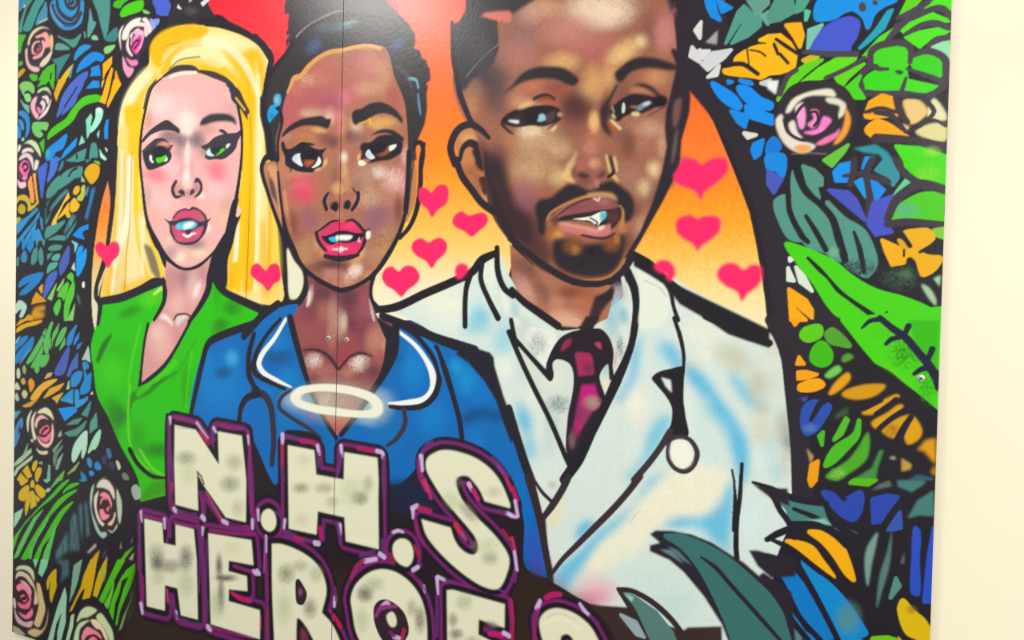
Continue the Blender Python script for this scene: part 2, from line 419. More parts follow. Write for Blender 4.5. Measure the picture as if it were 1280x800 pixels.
G('e97a86', 800, 540, 190, 110, .7); G('e2709a', 830, 650, 130, 110, .7); G('efb0b4', 930, 640, 120, 200, .6)
G('f3bca6', 870, 130, 130, 40, .5); G('f2a986', 275, 310, 70, 40, .8, g=.1); G('f0a98a', 110, 320, 70, 60, .5)
G('d79aa6', 560, 560, 40, 200, .5); G('c995a4', 455, 600, 30, 150, .5)
F('f5e8df', 'p 75 270 210 200 230 230 120 300 70 320', soft=4, a=.45)
O(170, 230, 8)
G('f1c6c8', 240, 180, 220, 200, .7); G('e9ad9c', 180, 300, 120, 160, .6); G('efc0a4', 870, 300, 170, 190, .6); G('c39c88', 900, 200, 120, 130, .5, g=.22)
G('e8a2a0', 560, 190, 130, 70, .6); G('a9938f', 120, 130, 60, 160, .5); G('f4c8cc', 800, 60, 160, 160, .6)
G('e9c3a2', 640, 700, 260, 130, .6); G('f6e6d8', 440, 730, 90, 80, .9); G('f2dcc8', 620, 690, 100, 60, .7); G('9c8290', 350, 690, 110, 90, .6)
G('6f6672', 590, 600, 150, 80, .8); G('8a7680', 470, 600, 120, 50, .6); G('f8f0dc', 720, 440, 45, 60, .9); G('f5e0c8', 320, 560, 60, 60, .5)
G('f8eadc', 395, 130, 40, 50, .8); G('f8ead6', 650, 120, 60, 50, .9)
SM(4)
O(170, 140, 8)
G('77666a', 330, 245, 120, 80, .55, g=.2); G('6a5c66', 460, 290, 100, 100, .5, g=.2); G('686470', 610, 275, 100, 110, .55, g=.2); G('8a7070', 690, 390, 70, 90, .4, g=.2); G('f6e4dc', 515, 420, 30, 170, .7); G('fbefe6', 505, 660, 40, 90, .7); G('e56f84', 820, 600, 130, 120, .4); G('e8788c', 240, 640, 130, 90, .4)
clip()
O(0, 200, 4)
G('b88a90', 900, 580, 130, 60, .8); G('8d6f78', 930, 600, 60, 80, .6); G('e9c4c0', 970, 640, 60, 130, .7); G('f6ece6', 985, 650, 22, 60, .7, rot=20)
G('c08a8a', 850, 650, 50, 130, .6); G('9a7684', 1010, 560, 50, 70, .4); G('ecc3bc', 880, 720, 70, 80, .6)
F('eef0f0', '800 790 820 770 850 790 865 830 830 800', soft=2, a=.8)
F('eceaea', '880 800 900 780 940 775 915 800 890 830', soft=2, a=.8)
S('4a4048', '870 800 885 775 930 770 950 780', 2.2)
O(0, 400, 4)
G('e9bdb6', 800, 120, 90, 120, .7); G('f0ccc4', 790, 60, 60, 60, .6); G('cf9a9a', 740, 200, 50, 120, .6)
G('c58e96', 900, 90, 50, 120, .6)
# nose, mouth, chin
part('portrait', BL, 'nose')
O(170, 230, 8)
F('b9848a', '395 -20 370 30 365 90 390 130 440 130 480 130 530 140 580 125 630 100 655 50 645 -10 600 -30 560 20 500 0 440 20', soft=6, a=.75)
G('f1d5c8', 510, 10, 70, 70, .8); G('d8a08c', 430, 20, 40, 60, .6); G('b07a86', 610, 40, 40, 60, .5)
F('3c3444', '425 80 445 52 480 65 490 115 460 108'); F('45394a', '540 110 545 70 570 45 590 70 570 100')
S('3f3340', '400 -25 370 30 372 90 400 130 455 120', '4 5 5 4 2'); S('3f3340', '590 -20 610 -42 645 -10 652 50 630 95 590 130', '3 5 4 4 4 2')
part('portrait', BL, 'lips', 'pink parted lips')
F('c05670', '365 350 390 310 440 265 500 255 540 262 570 240 640 265 690 320 700 380 690 450 650 540 580 585 500 595 420 580 380 540 350 470 345 400')
G('e0477a', 480, 290, 130, 45, .8); G('a06c80', 650, 350, 70, 50, .8); G('e34e78', 450, 510, 70, 60, .8); G('d8668a', 620, 490, 80, 60, .6); G('b06c7c', 420, 560, 80, 40, .6)
F('3b3442', '320 370 400 365 450 345 520 335 580 345 640 375 720 360 690 410 620 430 580 455 500 475 430 460 390 420 340 400')
F('58b4d4', '395 415 450 380 520 370 600 385 615 405 580 440 500 455 430 455'); F('eef6f4', '470 420 500 390 570 375 590 395 550 430 490 455', soft=2); F('9fd4e4','405 425 440 395 450 420 440 450', soft=2, a=.7)
S('3a3242', '380 540 350 470 340 400 290 350', '3 4 3 1'); S('3a3242', '370 340 420 280 490 252 530 262 570 240 640 265 690 320 712 370 745 345', '2 2 2 2 3 2 3 3 1'); S('3a3242', '700 390 690 450 650 530 580 585 500 598 420 585 380 545', '6 5 3 3 3 2 2')
F('3a3242', '490 460 560 455 520 510'); S('f4e8ee', '470 505 520 525 560 500 600 495', '2 3 3 1')
part('portrait', BL, 'eye', 'green eye under a dark lid')
O(170, 140, 8)
F('322d38', '70 400 130 360 200 300 270 278 340 320 372 330 345 385 360 430 330 500 220 555 130 578 90 520')
F('e7a58a', '205 335 250 300 310 295 355 330 300 345 250 335', soft=3, a=.9)
F('24212c', '170 390 220 340 280 340 320 380 300 440 240 450 190 440')
F('dfeff0', '135 435 155 430 165 480 180 500 165 508 140 480'); F('e3efe6', '275 485 300 440 318 470 305 490')
F('5fd22a', '205 460 250 450 300 430 305 450 275 490 225 508 207 490')
S('3f3a46', '70 395 130 345 200 290 270 275 330 305', '3 5 5 3 1')
part('portrait', BL, 'eye', 'green eye under a winged dark lid')
F('3b3844', '650 345 720 310 780 255 850 225 920 210 1000 205 1070 165 1050 230 1020 290 1000 360 950 420 870 470 780 470 730 478 690 450 700 390')
F('35333f', '830 175 870 170 910 200 930 230 870 210 838 195')
F('d2e8ea', '705 400 735 365 755 410 785 435 740 438 712 425'); F('e2d8d8', '900 350 910 320 945 315 930 345 908 362')
F('2c2936', '760 380 800 340 860 340 850 390 800 420'); F('5fd22a', '800 430 840 390 850 370 880 360 890 375 850 410 810 432')
S('b59a9a', '690 450 700 390 740 350', 1.2, a=.4)
part('portrait', BL, 'eyebrow', 'angular dark eyebrow')
F('37333e', '60 280 130 190 220 120 310 76 380 120 440 175 435 212 380 190 300 180 220 195 140 235 65 310')
part('portrait', BL, 'eyebrow', 'thick dark eyebrow')
F('37333e', '640 130 660 70 740 20 830 10 930 20 990 60 1005 130 960 100 850 92 760 105 690 130', soft=1.5)
part('portrait', BL, 'face_outline')
O(0, 200, 4)
S('k2', '820 -420 760 -360 725 -240 705 -120 700 0 712 130 735 300 785 420 850 505 920 545 990 530 1060 470 1110 400', '2 3 4 4 4 4 5 9 5 3 4 3 2')
S('k2', '1150 -350 1180 -300 1205 -180 1210 -60 1200 60 1180 200 1165 280', '3 4 4 4 4 6 8')
F('k2', '1165 200 1195 190 1175 280 1205 270 1185 330 1165 420 1140 500 1130 640 1080 640 1050 560 1090 440 1120 380')
F('f0c0c8', '1192 225 1205 245 1200 275 1185 285'); F('f0d4d4', 'p 1108 400 1110 420 1065 520 1030 590 1045 540')
F('k2', '1000 -845 1080 -840 1160 -770 1200 -720 1240 -660 1245 -600 1200 -680 1120 -780 1030 -815', a=.0)
F('5b5750', '720 420 760 440 800 560 800 600 760 560 735 480', soft=2, a=.85); F('k2', '730 320 760 360 830 500 825 540 780 430 740 350')
S('f2cf3a', '725 330 760 420 800 520 812 590', '2 3 4 4')
O(0, 0, 4)
S('3c3740', '820 380 880 345 960 340 1000 360', '3 7 6 3'); S('f6f0e0', '850 385 900 370 980 362', 3, a=.8); S('3c3740', '1005 358 1070 375 1140 410 1190 480 1240 560', '4 7 6 9 5')
F('3a3540', '1130 420 1190 440 1220 500 1240 600 1200 540 1160 500 1150 450'); S('f2bd2a', '1180 490 1225 550', 2)
S('46424c', '780 400 745 450 720 540', '2 4 3')
part('portrait', BL, 'jacket', 'bright green wrap jacket')
O(0, 0, 1)
F('46bd26', '127 379! 165 371 204 356! 208 372 190 402 182 425 175 481! 205 457 235 410 250 380 262 344! 275 365 322 390 318 405 265 424 250 450 235 520 212 530 208 610 207 619! 176 627! 172 597 150 555 135 520 122 495 117 462 114 432 122 400')
clip('127 379! 165 371 204 356! 208 372 190 402 182 425 175 481! 205 457 235 410 250 380 262 344! 275 365 322 390 318 405 265 424 250 450 235 520 212 530 208 610 207 619! 176 627! 172 597 150 555 135 520 122 495 117 462 114 432 122 400')
O(0, 200, 4)
G('2c7a2c', 650, 760, 90, 40, .7, rot=-20); G('6fd23e', 760, 690, 90, 60, .6, rot=-30); S('bff08a', '770 670 810 640', '3 5', soft=2, a=.8)
G('2d6f33', 1160, 740, 70, 60, .7); G('3a9a2e', 1090, 650, 40, 140, .6); G('3a6d2a', 1090, 860, 50, 90, .6)
O(0, 400, 4)
S('245c2a', '555 75 520 130 490 200', '3 8 6', soft=4, a=.85); G('2f6b38', 600, 480, 70, 80, .8); G('2f6f34', 560, 430, 70, 60, .5)
S('2f6a2c', '830 285 740 350 660 390 650 440', '2 10 9 4', soft=5, a=.75); G('2c6b28', 790, 650, 120, 60, .75); G('39892c', 690, 590, 60, 120, .5)
G('3b8a30', 930, 330, 40, 160, .6); G('2f6a30', 1110, 20, 60, 40, .6); G('3fa22c', 600, 150, 90, 60, .4); G('5fd233', 560, 260, 90, 120, .5)
S('7fe048', '650 330 640 500 660 650 740 750', '3 3 3 3', soft=3, a=.7); S('5ad636', '880 210 780 300 690 370', 6, soft=4, a=.6); S('3f9a30', '980 100 900 240 860 300', 3, soft=3, a=.6); S('65d840', '960 160 940 300 930 440', 3, soft=3, a=.5)
S('2a6a26', '880 260 820 300 760 330', 3, soft=3, a=.6); S('6ad83c', '700 30 660 200 640 330', 3, soft=3, a=.6)
G('7fc04a', 520, 790, 30, 20, .0); S('8fe060', '700 650 760 740 820 780', 3, soft=3, a=.6)
G('2d5a2c', 560, 540, 60, 120, .4)
clip()
part('portrait', BL, 'jacket_outline')
S('k2', '740 20 722 110 708 230 700 320', '4 4 4 5'); S('k2', '950 10 880 140 820 230 740 300 690 330', '4 4 5 5 2')
S('kb', '650 650 690 720 760 780 830 790', '7 6 5 3', soft=1.5)
O(0, 200, 4)
S('k2', '510 705 600 690 700 650 770 610 810 610', '8 9 9 9 8'); S('k2', '815 600 825 660 815 720 770 800', '6 7 6 4'); S('k2', '1050 580 1040 650 1000 730 945 810', '10 9 7 5')
S('k2', '1060 570 1110 650 1180 690 1290 740', '7 8 9 10'); S('k2', '525 500 505 560 485 620 480 680 500 720 490 820', '9 7 6 7 8 5')
S('k2', '1130 380 1080 480 1050 570', '8 12 8')
S('k2', '575 -60 570 100 560 250 545 360 535 440', '9 7 7 6 5')
# ------------------------------------------------ doctor
DO = 'painted bearded doctor in a white coat, collar and dark tie'
part('portrait', DO, 'coat', 'white coat with pale blue shading')
O(0, 0, 1)
CO = '490 385 540 370 600 333 622 316 640 350 690 405 735 425 770 395 797 318 830 340 880 370 960 414 980 440 985 480 990 560 1000 610 985 660 970 700 950 790 860 800 790 772 750 762 690 726 665 650 640 550 612 448 580 440 530 408'
F('d9e6e0', CO)
clip(CO)
O(320, 200, 4)
G('eff0de', 950, 720, 200, 120, .9); G('7cc4de', 1120, 780, 80, 70, .9); G('a8dce4', 1100, 720, 70, 50, .5); G('ecefdc', 1170, 560, 60, 90, .8); G('c8dcd8', 1230, 660, 60, 80, .7); G('e9f0e4', 1180, 640, 60, 140, .5)
O(320, 400, 4)
G('8ccce0', 1100, 30, 120, 70, .8); G('e6f0e4', 960, 20, 120, 50, .8); G('9fd2e4', 1230, 120, 90, 90, .7); G('eef2e4', 1240, 240, 60, 90, .8); G('8fcbe4', 1240, 60, 60, 120, .5)
O(640, 400, 4)
G('e8ece0', 110, 340, 90, 150, .6); G('56b4dc', 60, 500, 60, 130, .85, rot=-15); G('7cc4e0', 90, 640, 70, 90, .8); G('e8ece2', 150, 600, 50, 110, .7); G('b8ccd0', 180, 620, 60, 100, .5); G('c0d4d4', 60, 250, 60, 120, .5)
F('6cbce0', '600 160 650 60 640 200 620 290 560 410 520 400 580 290', soft=6, a=.9); F('62bade', '740 120 800 110 860 200 850 260 800 240', soft=6, a=.85); F('58b8e0', '860 210 960 270 1040 380 1140 520 1185 620 1180 780 1150 830 1090 640 1040 540 990 470 930 360 880 300', soft=5, a=.9)
F('74c4e0', '560 800 640 700 680 560 740 480 800 480 770 580 700 680 640 760 600 800', soft=6, a=.85); G('f4f0dc', 620, 420, 90, 110, .9); G('eceadc', 640, 500, 90, 80, .6); G('dff0ea', 620, 620, 70, 90, .4); G('8fd0e4', 730, 150, 40, 120, .4)
F('6cc0e0', '1080 260 1140 280 1200 370 1230 440 1180 430 1130 370', soft=6, a=.8); G('ecebdb', 960, 60, 180, 120, .8); G('f0eee0', 960, 180, 80, 60, .6); G('c6c0a4', 1110, 190, 160, 90, .75, g=.35, rot=30); G('bcb69c', 1230, 330, 80, 120, .75, g=.35); G('a8a494', 1250, 440, 60, 60, .6, g=.4); G('d8d4bc', 1250, 550, 90, 120, .8, g=.3)
G('d0d0c0', 900, 220, 80, 40, .5, g=.3); G('d4e6e4', 1000, 600, 120, 160, .8); G('bcdde2', 960, 440, 70, 110, .6); G('e8eee2', 1240, 700, 60, 80, .6); G('e4eee6', 870, 450, 70, 160, .6)
O(960, 400, 4)
G('d8d6c6', 30, 120, 90, 140, .8, g=.3); G('a8a698', 80, 540, 60, 130, .8, g=.45); G('6e6a66', 105, 620, 36, 90, .8, g=.5); G('d4d2c4', 30, 320, 80, 120, .6, g=.35); F('c8903a', 'p 70 640 100 700 100 800 82 760', soft=2, a=.6); G('9cd0dc', 40, 760, 60, 70, .6); G('9fd4e0', 10, 640, 60, 120, .4)
O(640, 600, 4)
F('f2eed8', '640 60 760 0 900 -80 1080 -30 1060 60 1010 140 960 175 860 180 780 200 700 250 660 330 600 380 500 440 380 470 350 430 420 330 520 260 580 190', soft=6, a=.95)
F('62bce0', '760 220 840 185 960 180 1050 100 1080 20 1110 10 1105 200 1090 280 1050 340 990 290 900 240 820 240', soft=5, a=.9); F('d0e8e6', '860 240 940 220 990 290 960 310', soft=5, a=.5); F('6cc0e0', '210 470 330 360 440 250 600 130 680 10 760 -40 640 100 560 200 440 310 380 400 310 500 270 545', soft=5, a=.95)
F('4eb4e0', '318 300 330 230 370 200 415 205 390 250 330 300', soft=3, a=.95); G('efe9d4', 220, 170, 60, 110, .8, rot=25); F('e9dcae', 'p 250 90 280 100 220 230 170 220', soft=4, a=.7); G('d8e4e0', 330, 150, 90, 130, .5); G('e4dce0', 190, 360, 40, 90, .6); G('b0a8d0', 240, 500, 60, 60, .5)
G('e8a0b8', 430, 560, 160, 80, .8); G('e07ca0', 400, 600, 120, 60, .7); G('e8c4c8', 400, 500, 130, 80, .5); G('cfe4de', 700, 560, 240, 180, .8); G('c2dcd8', 820, 640, 170, 120, .6); G('d6e8e0', 560, 420, 160, 110, .4); G('6ab8d8', 1080, 340, 40, 100, .6); G('d8ecec', 1200, 200, 90, 200, .8); S('b0a0c0', '1015 190 1050 135', 3, soft=2, a=.6)
SM(6, .03)
S('a8a8a0', '585 218 635 155', 1, a=.6)
clip()
part('portrait', DO, 'shirt', 'pale shirt collar around the tie')
O(640, 400, 4)
F('d6dfd8', 'p -40 -80 30 100 110 330 190 520 280 690 300 620 480 350 560 190 590 80 600 -60 560 -240 540 -260 560 -120 430 0 360 40 200 60 80 0')
F('e8ede4', '-60 -180 0 -60 60 20 220 70 170 240 100 130 20 20 -40 -60', soft=1); G('9aa8a8', 130, 120, 60, 80, .7, g=.25); G('c0cccc', 60, 40, 50, 70, .6); G('e4e8dc', 210, 300, 90, 80, .8); G('8a98a0', 230, 420, 80, 60, .8, g=.3); G('b8ccd0', 200, 520, 60, 80, .6); G('8fb8c4', 475, 220, 50, 90, .6)
G('90c0d4', 500, 0, 60, 130, .7); G('dfe8e4', 560, 90, 40, 100, .8); G('6e8088', 540, 130, 30, 80, .7, g=.3); F('e4b8c0', 'p 430 30 470 60 440 50', soft=1); S('e48a98', '520 160 518 220', 2, a=.7); F('e8e4cc', 'p 460 290 500 300 480 390 455 330', soft=2)
O(640, 200, 4)
G('a8d0dc', 520, 720, 60, 120, .8); G('c8b4b8', 540, 660, 50, 60, .6); G('e6f0ec', 590, 760, 30, 60, .6); G('7fb8cc', 560, 780, 40, 60, .7); G('c4d8d8', 20, 700, 50, 80, .6); G('8ac0d0', 10, 760, 40, 60, .5)
part('portrait', DO, 'neck')
F('a8705a', 'p -10 420 100 520 300 620 500 620 520 640 505 690 480 790 400 830 330 830 200 800 60 710 0 600')
clip('p -10 420 100 520 300 620 500 620 520 640 505 690 480 790 400 830 330 830 200 800 60 710 0 600')
G('54342e', 60, 530, 110, 60, .7, rot=30); G('8a5a54', 40, 580, 70, 120, .7); G('d8aca0', 60, 650, 60, 120, .6, rot=-30); G('6a4a46', 150, 650, 50, 150, .6, rot=-35); G('c89080', 220, 740, 60, 120, .6); G('7a4030', 300, 660, 130, 50, .8); G('a85c3c', 380, 680, 90, 60, .7); G('e0b49a', 270, 790, 130, 60, .7); G('b87060', 340, 740, 70, 80, .5)
F('382628', 'p 415 680 520 640 495 700 450 760 420 830 370 830', soft=2)
clip()
O(640, 400, 4)
F('d8a890', 'p 130 -10 330 -10 350 5 330 35 260 30 160 0', soft=.6); F('2a2026', 'p 370 -20 440 -20 400 60 330 60', soft=.6)
part('portrait', DO, 'tie', 'dark plum tie')
F('241c26', '330 50 410 40 450 45 490 90 510 160 505 230 510 280 490 300 480 220 440 280 470 400 440 480 380 560 340 700 290 770 275 660 270 640 280 480 300 380 310 290 290 220 230 195 205 215 210 280 190 305 170 240 195 160 240 90 290 60')
F('a0305a', 'p 315 170 330 158 390 165 405 190 412 270 335 280', soft=1.2); G('5a2a44', 380, 240, 40, 50, .7); F('8a3048', '245 145 270 100 300 95 290 125 250 155', soft=1.5); F('b04868', '415 115 440 110 448 145 425 130', soft=1.5); F('b82a78', 'p 350 325 415 320 445 430 400 460 340 560 300 640 290 620 320 480', soft=2)
G('a09a88', 400, 415, 60, 50, .85); G('6a4048', 360, 480, 60, 90, .6); G('3a2a34', 310, 600, 50, 90, .8); G('32242c', 330, 470, 30, 60, .3); F('241c26', '445 430 470 420 440 500 380 580 330 650 350 560 400 470', soft=2); G('8a8478', 300, 600, 26, 60, .35)
part('portrait', DO, 'outline')
S('k', '-15 60 40 190 110 340 190 500 270 690 290 740', '7 7 7 7 7 5'); S('k', '20 100 90 180 190 290', '6 6 8'); S('k', '620 -10 600 110 570 200 520 310 470 420 400 560 330 700 260 800', '10 9 10 13 11 11 14 12'); S('k', '-5 0 20 130', '6 7')
S('k', '810 -10 840 80 858 170 858 240', '5 6 5 4'); S('k', '970 -20 1080 30 1180 75 1285 115', '10 11 11 10')
F('k', '700 290 730 260 800 240 862 232 862 300 860 400 870 480 882 580 800 580 770 575 795 520 800 440 770 380 720 320')
F('dfe8e2', 'p 748 285 795 300 800 362 770 330', soft=.8)
S('3a2e34', '790 560 740 640 680 720 610 800', '9 8 8 8')
part('portrait', DO, 'stethoscope', 'round white stethoscope disc')
S('3a3036', '780 660 790 600 840 585 890 600 925 660 910 720 870 755 820 745 785 700 778 650', '5 6 6 6 7 7 7 6 6 5'); F('f4f4e4', '792 660 805 615 845 598 885 620 905 680 890 725 850 738 812 712', soft=2)
part('portrait', DO, 'outline')
S('k', '1100 750 1110 800', 3); S('k', '1150 720 1145 800', 5)
O(640, 600, 4)
S('3a2c32', '640 -20 580 60 500 150 410 240 320 330 250 400 205 460', '9 8 8 8 7 6 5'); S('332a32', '280 -10 250 50 200 130 155 190', '9 9 9 7'); S('332a32', '110 0 150 60 195 105', '4 5 5'); G('c0bca8', 200, 25, 34, 30, .7)
F('332a32', 'p 150 190 170 180 180 330 210 460 210 520 180 500', soft=.8); S('k', '1110 0 1115 100 1110 250', '3 5 6', g=.6); S('k', '1145 -20 1140 80 1125 200 1120 330 1125 400', '5 6 6 7 7')
O(320, 200, 4)
S('k', '590 750 700 735 840 670 980 610 1080 560 1130 500 1200 465', '8 10 10 10 10 11 8'); S('k', '1070 570 1050 650 1045 740 1045 830', '9 7 7 7'); S('k', '1130 510 1125 600 1160 690 1210 790', '7 7 7 8'); S('k', '1205 440 1210 560 1240 640 1285 680', '7 8 8 7')
O(640, 200, 4)
S('k', '0 650 60 710 130 760 230 830', '8 9 10 10'); S('k', '600 470 680 520 780 610 880 680 1000 740 1120 800', '10 12 11 9 8 9'); S('k', '575 560 610 640 620 720 615 820', '12 11 9 9'); S('k', '750 590 790 660 810 740 830 800', '5 6 5 6'); F('e8eee0', '620 530 690 580 760 620 790 700 780 780 740 830 640 830 645 700 640 620', soft=.7); S('9fa8a4', '660 600 740 640 770 680', 1.5, soft=1.5, a=.6)
part('portrait', DO, 'ear')
O(320, 0, 4)
F('c08258', '1000 720 1020 660 1080 640 1125 680 1140 760 1150 900 1160 1020 1130 1000 1060 920 1020 820'); G('e0a878', 1060, 690, 60, 40, .7); G('8a5030', 1100, 860, 60, 80, .6)
S('2c2026', '1020 800 1035 740 1070 715 1110 740 1120 800', '5 7 9 10 12', soft=1.5); F('2c2026', '1080 750 1130 740 1150 800 1110 810', soft=2)
O(320, 200, 4)
F('2c2026', '1095 5 1140 20 1150 60 1110 40', soft=2); F('1e181e', '1115 90 1150 80 1168 95 1150 180 1130 150', soft=1); G('a05a40', 1050, 60, 50, 60, .6); G('d09a90', 1160, 200, 40, 40, .6); G('8a5240', 1110, 130, 40, 60, .6)
part('portrait', DO, 'hair', 'close-cropped dark hair and faded sideburn')
O(0, 0, 1)
F('37333a', 'p 565 30 574 27 582 14 586 -30 604 -68 640 -98 700 -116 770 -112 830 -84 858 -30 862 20 838 14 824 -40 780 -60 720 -56 690 -36 668 0 640 18 605 16 600 20 622 26 624 60 618 78 604 92 590 100 582 112 574 114 570 104 566 75', soft=1.6)
O(320, 0, 4)
F('d07a70', '1140 68 1190 58 1275 60 1270 110 1235 105 1215 90 1160 82', soft=2); S('8f8a8c', '1050 385 1130 290 1215 220', 1.4, soft=1.5, a=.6); G('50484c', 1120, 250, 90, 120, .5)
part('portrait', DO, 'face', 'brown face with strong light and dark shading')
O(0, 0, 1)
FD = '624 28 650 8 690 -70 822 -66 840 10 846 60 848 120 846 170 842 200 832 240 812 280 795 310 770 338 745 351 715 352 680 340 650 312 630 292 612 260 604 205 594 165 582 150 571 126 566 95 576 84 600 84 616 74 624 60'
F('9a6553', FD, soft=1)
F('37333a', 'p 574 80 612 90 606 130 592 160 584 140', soft=7, a=.0)
clip(FD)
O(640, 0, 4)
G('6a5456', -60, 420, 110, 240, .6); G('3a3238', -130, 380, 130, 110, .9, g=.25); G('4a3c3e', -90, 460, 90, 150, .75, g=.25); G('c08a64', -205, 520, 50, 110, .6, g=.25); G('8a6a5c', -190, 440, 60, 80, .6, g=.25); G('8a6a68', 60, 140, 120, 170, .7); G('b88078', 40, 280, 160, 120, .5); G('d9a898', 90, 60, 90, 90, .5); G('c0807c', 270, 150, 160, 110, .75); G('ecd0b8', 440, 40, 260, 130, .95); G('f0dcc8', 450, 90, 170, 80, .7); G('d8b090', 170, 40, 110, 80, .6)
G('b4686a', 400, 230, 240, 90, .8); G('c88878', 330, 110, 120, 50, .4); G('dcae78', 250, 310, 130, 70, .85); G('b06a60', 420, 310, 90, 100, .7); G('e2b884', 560, 260, 140, 80, .85, rot=-35); G('f0d8a8', 650, 205, 50, 45, .8); G('8a5a54', 640, 60, 60, 130, .55); G('7a4a4c', 690, 150, 60, 130, .6); G('c07c7e', 770, 160, 80, 150, .75)
G('d8a470', 410, 420, 90, 130, .85); G('e0b488', 370, 480, 60, 60, .6); G('dcae78', 490, 380, 60, 90, .7); G('8f4c40', 200, 430, 110, 50, .7); G('c07a60', 100, 430, 130, 50, .7); G('d09070', 30, 500, 80, 60, .7); G('d8b088', 90, 520, 110, 30, .7); G('a05440', 230, 480, 80, 50, .8)
G('4c2a2c', 310, 530, 110, 110, .9); G('5e3430', 380, 560, 80, 130, .6); G('7a4840', 290, 620, 100, 90, .6); G('e6b47a', 410, 610, 40, 80, .95); G('b8745c', 410, 700, 60, 80, .7); G('c4887c', 390, 740, 50, 60, .6)
G('4a2e34', 470, 560, 50, 130, .8); G('7a4e42', 560, 420, 80, 60, .6); G('c89468', 720, 390, 90, 60, .85); G('a86c50', 640, 430, 70, 40, .6); G('6a4240', 560, 480, 110, 60, .6); G('3a2a30', 700, 500, 90, 40, .5)
G('c8a684', 110, 690, 190, 130, .85, g=.18); G('e8d4b8', 80, 650, 90, 50, .8, g=.2); G('dcc098', 240, 740, 80, 80, .6); G('8a6450', 250, 680, 60, 90, .5, rot=20); G('ae7a66', 640, 680, 150, 120, .75, g=.25); G('c8a08a', 690, 640, 90, 60, .75); G('70402c', 570, 720, 60, 120, .5); G('c8805a', 500, 610, 40, 40, .6); G('6a4a4c', 540, 680, 60, 60, .5, g=.3)
G('7c5852', 20, 600, 60, 60, .4); G('a86850', 0, 660, 50, 130, .6); G('e8b89c', 750, 720, 30, 120, .5); G('8a5c4c', 170, 600, 120, 30, .5)
O(610, 200, 5.12)
G('c8a680', 280, 60, 230, 140, .8, g=.18); G('d8b888', 460, 110, 100, 90, .8); G('a8706e', 230, 200, 130, 140, .7); G('7a4a58', 250, 290, 100, 90, .7, g=.2); G('a87868', 900, 120, 140, 140, .75); G('f0d4a8', 1060, 60, 60, 80, .9); G('d8c09c', 1000, 180, 70, 80, .9); G('9c6a5e', 930, 230, 80, 90, .5); G('74504c', 1060, 230, 60, 110, .7)
G('b08068', 960, 430, 60, 140, .7); G('5c3c3c', 960, 330, 60, 80, .6); G('d0a080', 980, 380, 30, 90, .5, rot=20); G('683e38', 900, 520, 50, 110, .7); G('e0b494', 985, 440, 24, 60, .5)
G('2c2028', 60, 60, 100, 220, .85); F('332428', '-20 -20 60 -20 110 60 150 200 200 300 300 400 400 600 430 660 300 600 180 500 80 400 0 260', soft=10, a=.93); G('4a2e2c', 180, 420, 130, 130, .7); G('7a4a38', 40, 190, 50, 110, .5); G('5a3838', 290, 420, 90, 160, .8); G('5a3a34', 330, 560, 80, 80, .7)
F('a06848', '180 510 280 580 400 650 480 720 440 730 340 660 220 560', soft=4, a=.7)
G('b07038', 430, 470, 80, 60, .85); G('e0b064', 450, 480, 50, 36, .8); G('a8683c', 560, 560, 90, 90, .9); G('d89a54', 570, 590, 50, 50, .8); G('b8703c', 800, 540, 90, 90, .85); G('e0a05c', 830, 510, 40, 60, .8); G('8a5030', 400, 440, 50, 60, .6); G('c88c50', 860, 430, 40, 60, .7); G('7a4a3a', 480, 540, 90, 50, .5)
SM(4, .07)
O(640, 0, 4)
G('4c2a2c', 320, 540, 100, 100, .6); G('4a2e34', 475, 570, 45, 110, .6); G('3a2a30', 20, 640, 80, 40, .3); G('8a4a40', 215, 440, 90, 40, .5); G('e8bc80', 410, 610, 34, 70, .7); G('5a3830', 590, 720, 50, 90, .5); G('c48a7c', 300, 150, 280, 130, .5); G('c88e84', 760, 180, 70, 120, .4); G('ecd6bc', 450, 50, 230, 90, .4, g=.2); G('ead2b0', 90, 650, 90, 40, .6, g=.2); G('ecc890', 545, 270, 110, 46, .5, rot=-35)
O(0, 0, 1)
F('35232a', '598 175 614 190 630 222 646 254 664 272 668 300 688 326 680 340 650 312 628 290 608 250 600 205', soft=9, a=.8)
O(610, 200, 5.12)
G('3a2628', 130, 330, 90, 180, .6); G('8a5866', 235, 240, 110, 110, .5)
clip()
part('portrait', DO, 'hair', 'close-cropped dark hair and faded sideburn')
O(0, 0, 1)
F('37333a', 'p 565 30 574 27 582 14 586 -30 604 -68 640 -98 700 -116 770 -112 830 -84 858 -30 862 20 838 14 824 -40 780 -60 720 -56 690 -36 668 0 640 18 605 16 600 20 622 26 624 60 618 78 604 92 590 100 582 112 574 114 570 104 566 75', soft=3)
O(320, 0, 4)
F('d07a70', '1140 68 1190 58 1275 60 1270 110 1235 105 1215 90 1160 82', soft=2); S('8f8a8c', '1050 385 1130 290 1215 220', 1.4, soft=1.5, a=.6); G('50484c', 1120, 250, 90, 120, .5)
O(610, 200, 5.12)
part('portrait', DO, 'beard', 'black moustache and chin beard')
F('2a2229', '315 400 300 300 330 250 400 235 470 180 530 145 590 160 660 190 740 140 800 125 860 165 920 220 942 280 930 360 890 400 860 380 850 320 800 260 740 215 640 225 560 250 480 290 430 330 380 380 365 480 330 480', soft=3.5)
F('2a2229', '415 520 450 500 520 500 600 525 640 535 700 530 760 510 840 470 882 480 882 570 850 660 790 725 720 750 620 752 540 735 450 690 412 620', soft=4)
G('8a5638', 545, 550, 92, 80, .85); G('b8804c', 560, 575, 44, 44, .55); G('8f5836', 790, 535, 80, 80, .8); G('c08850', 825, 510, 34, 46, .6)
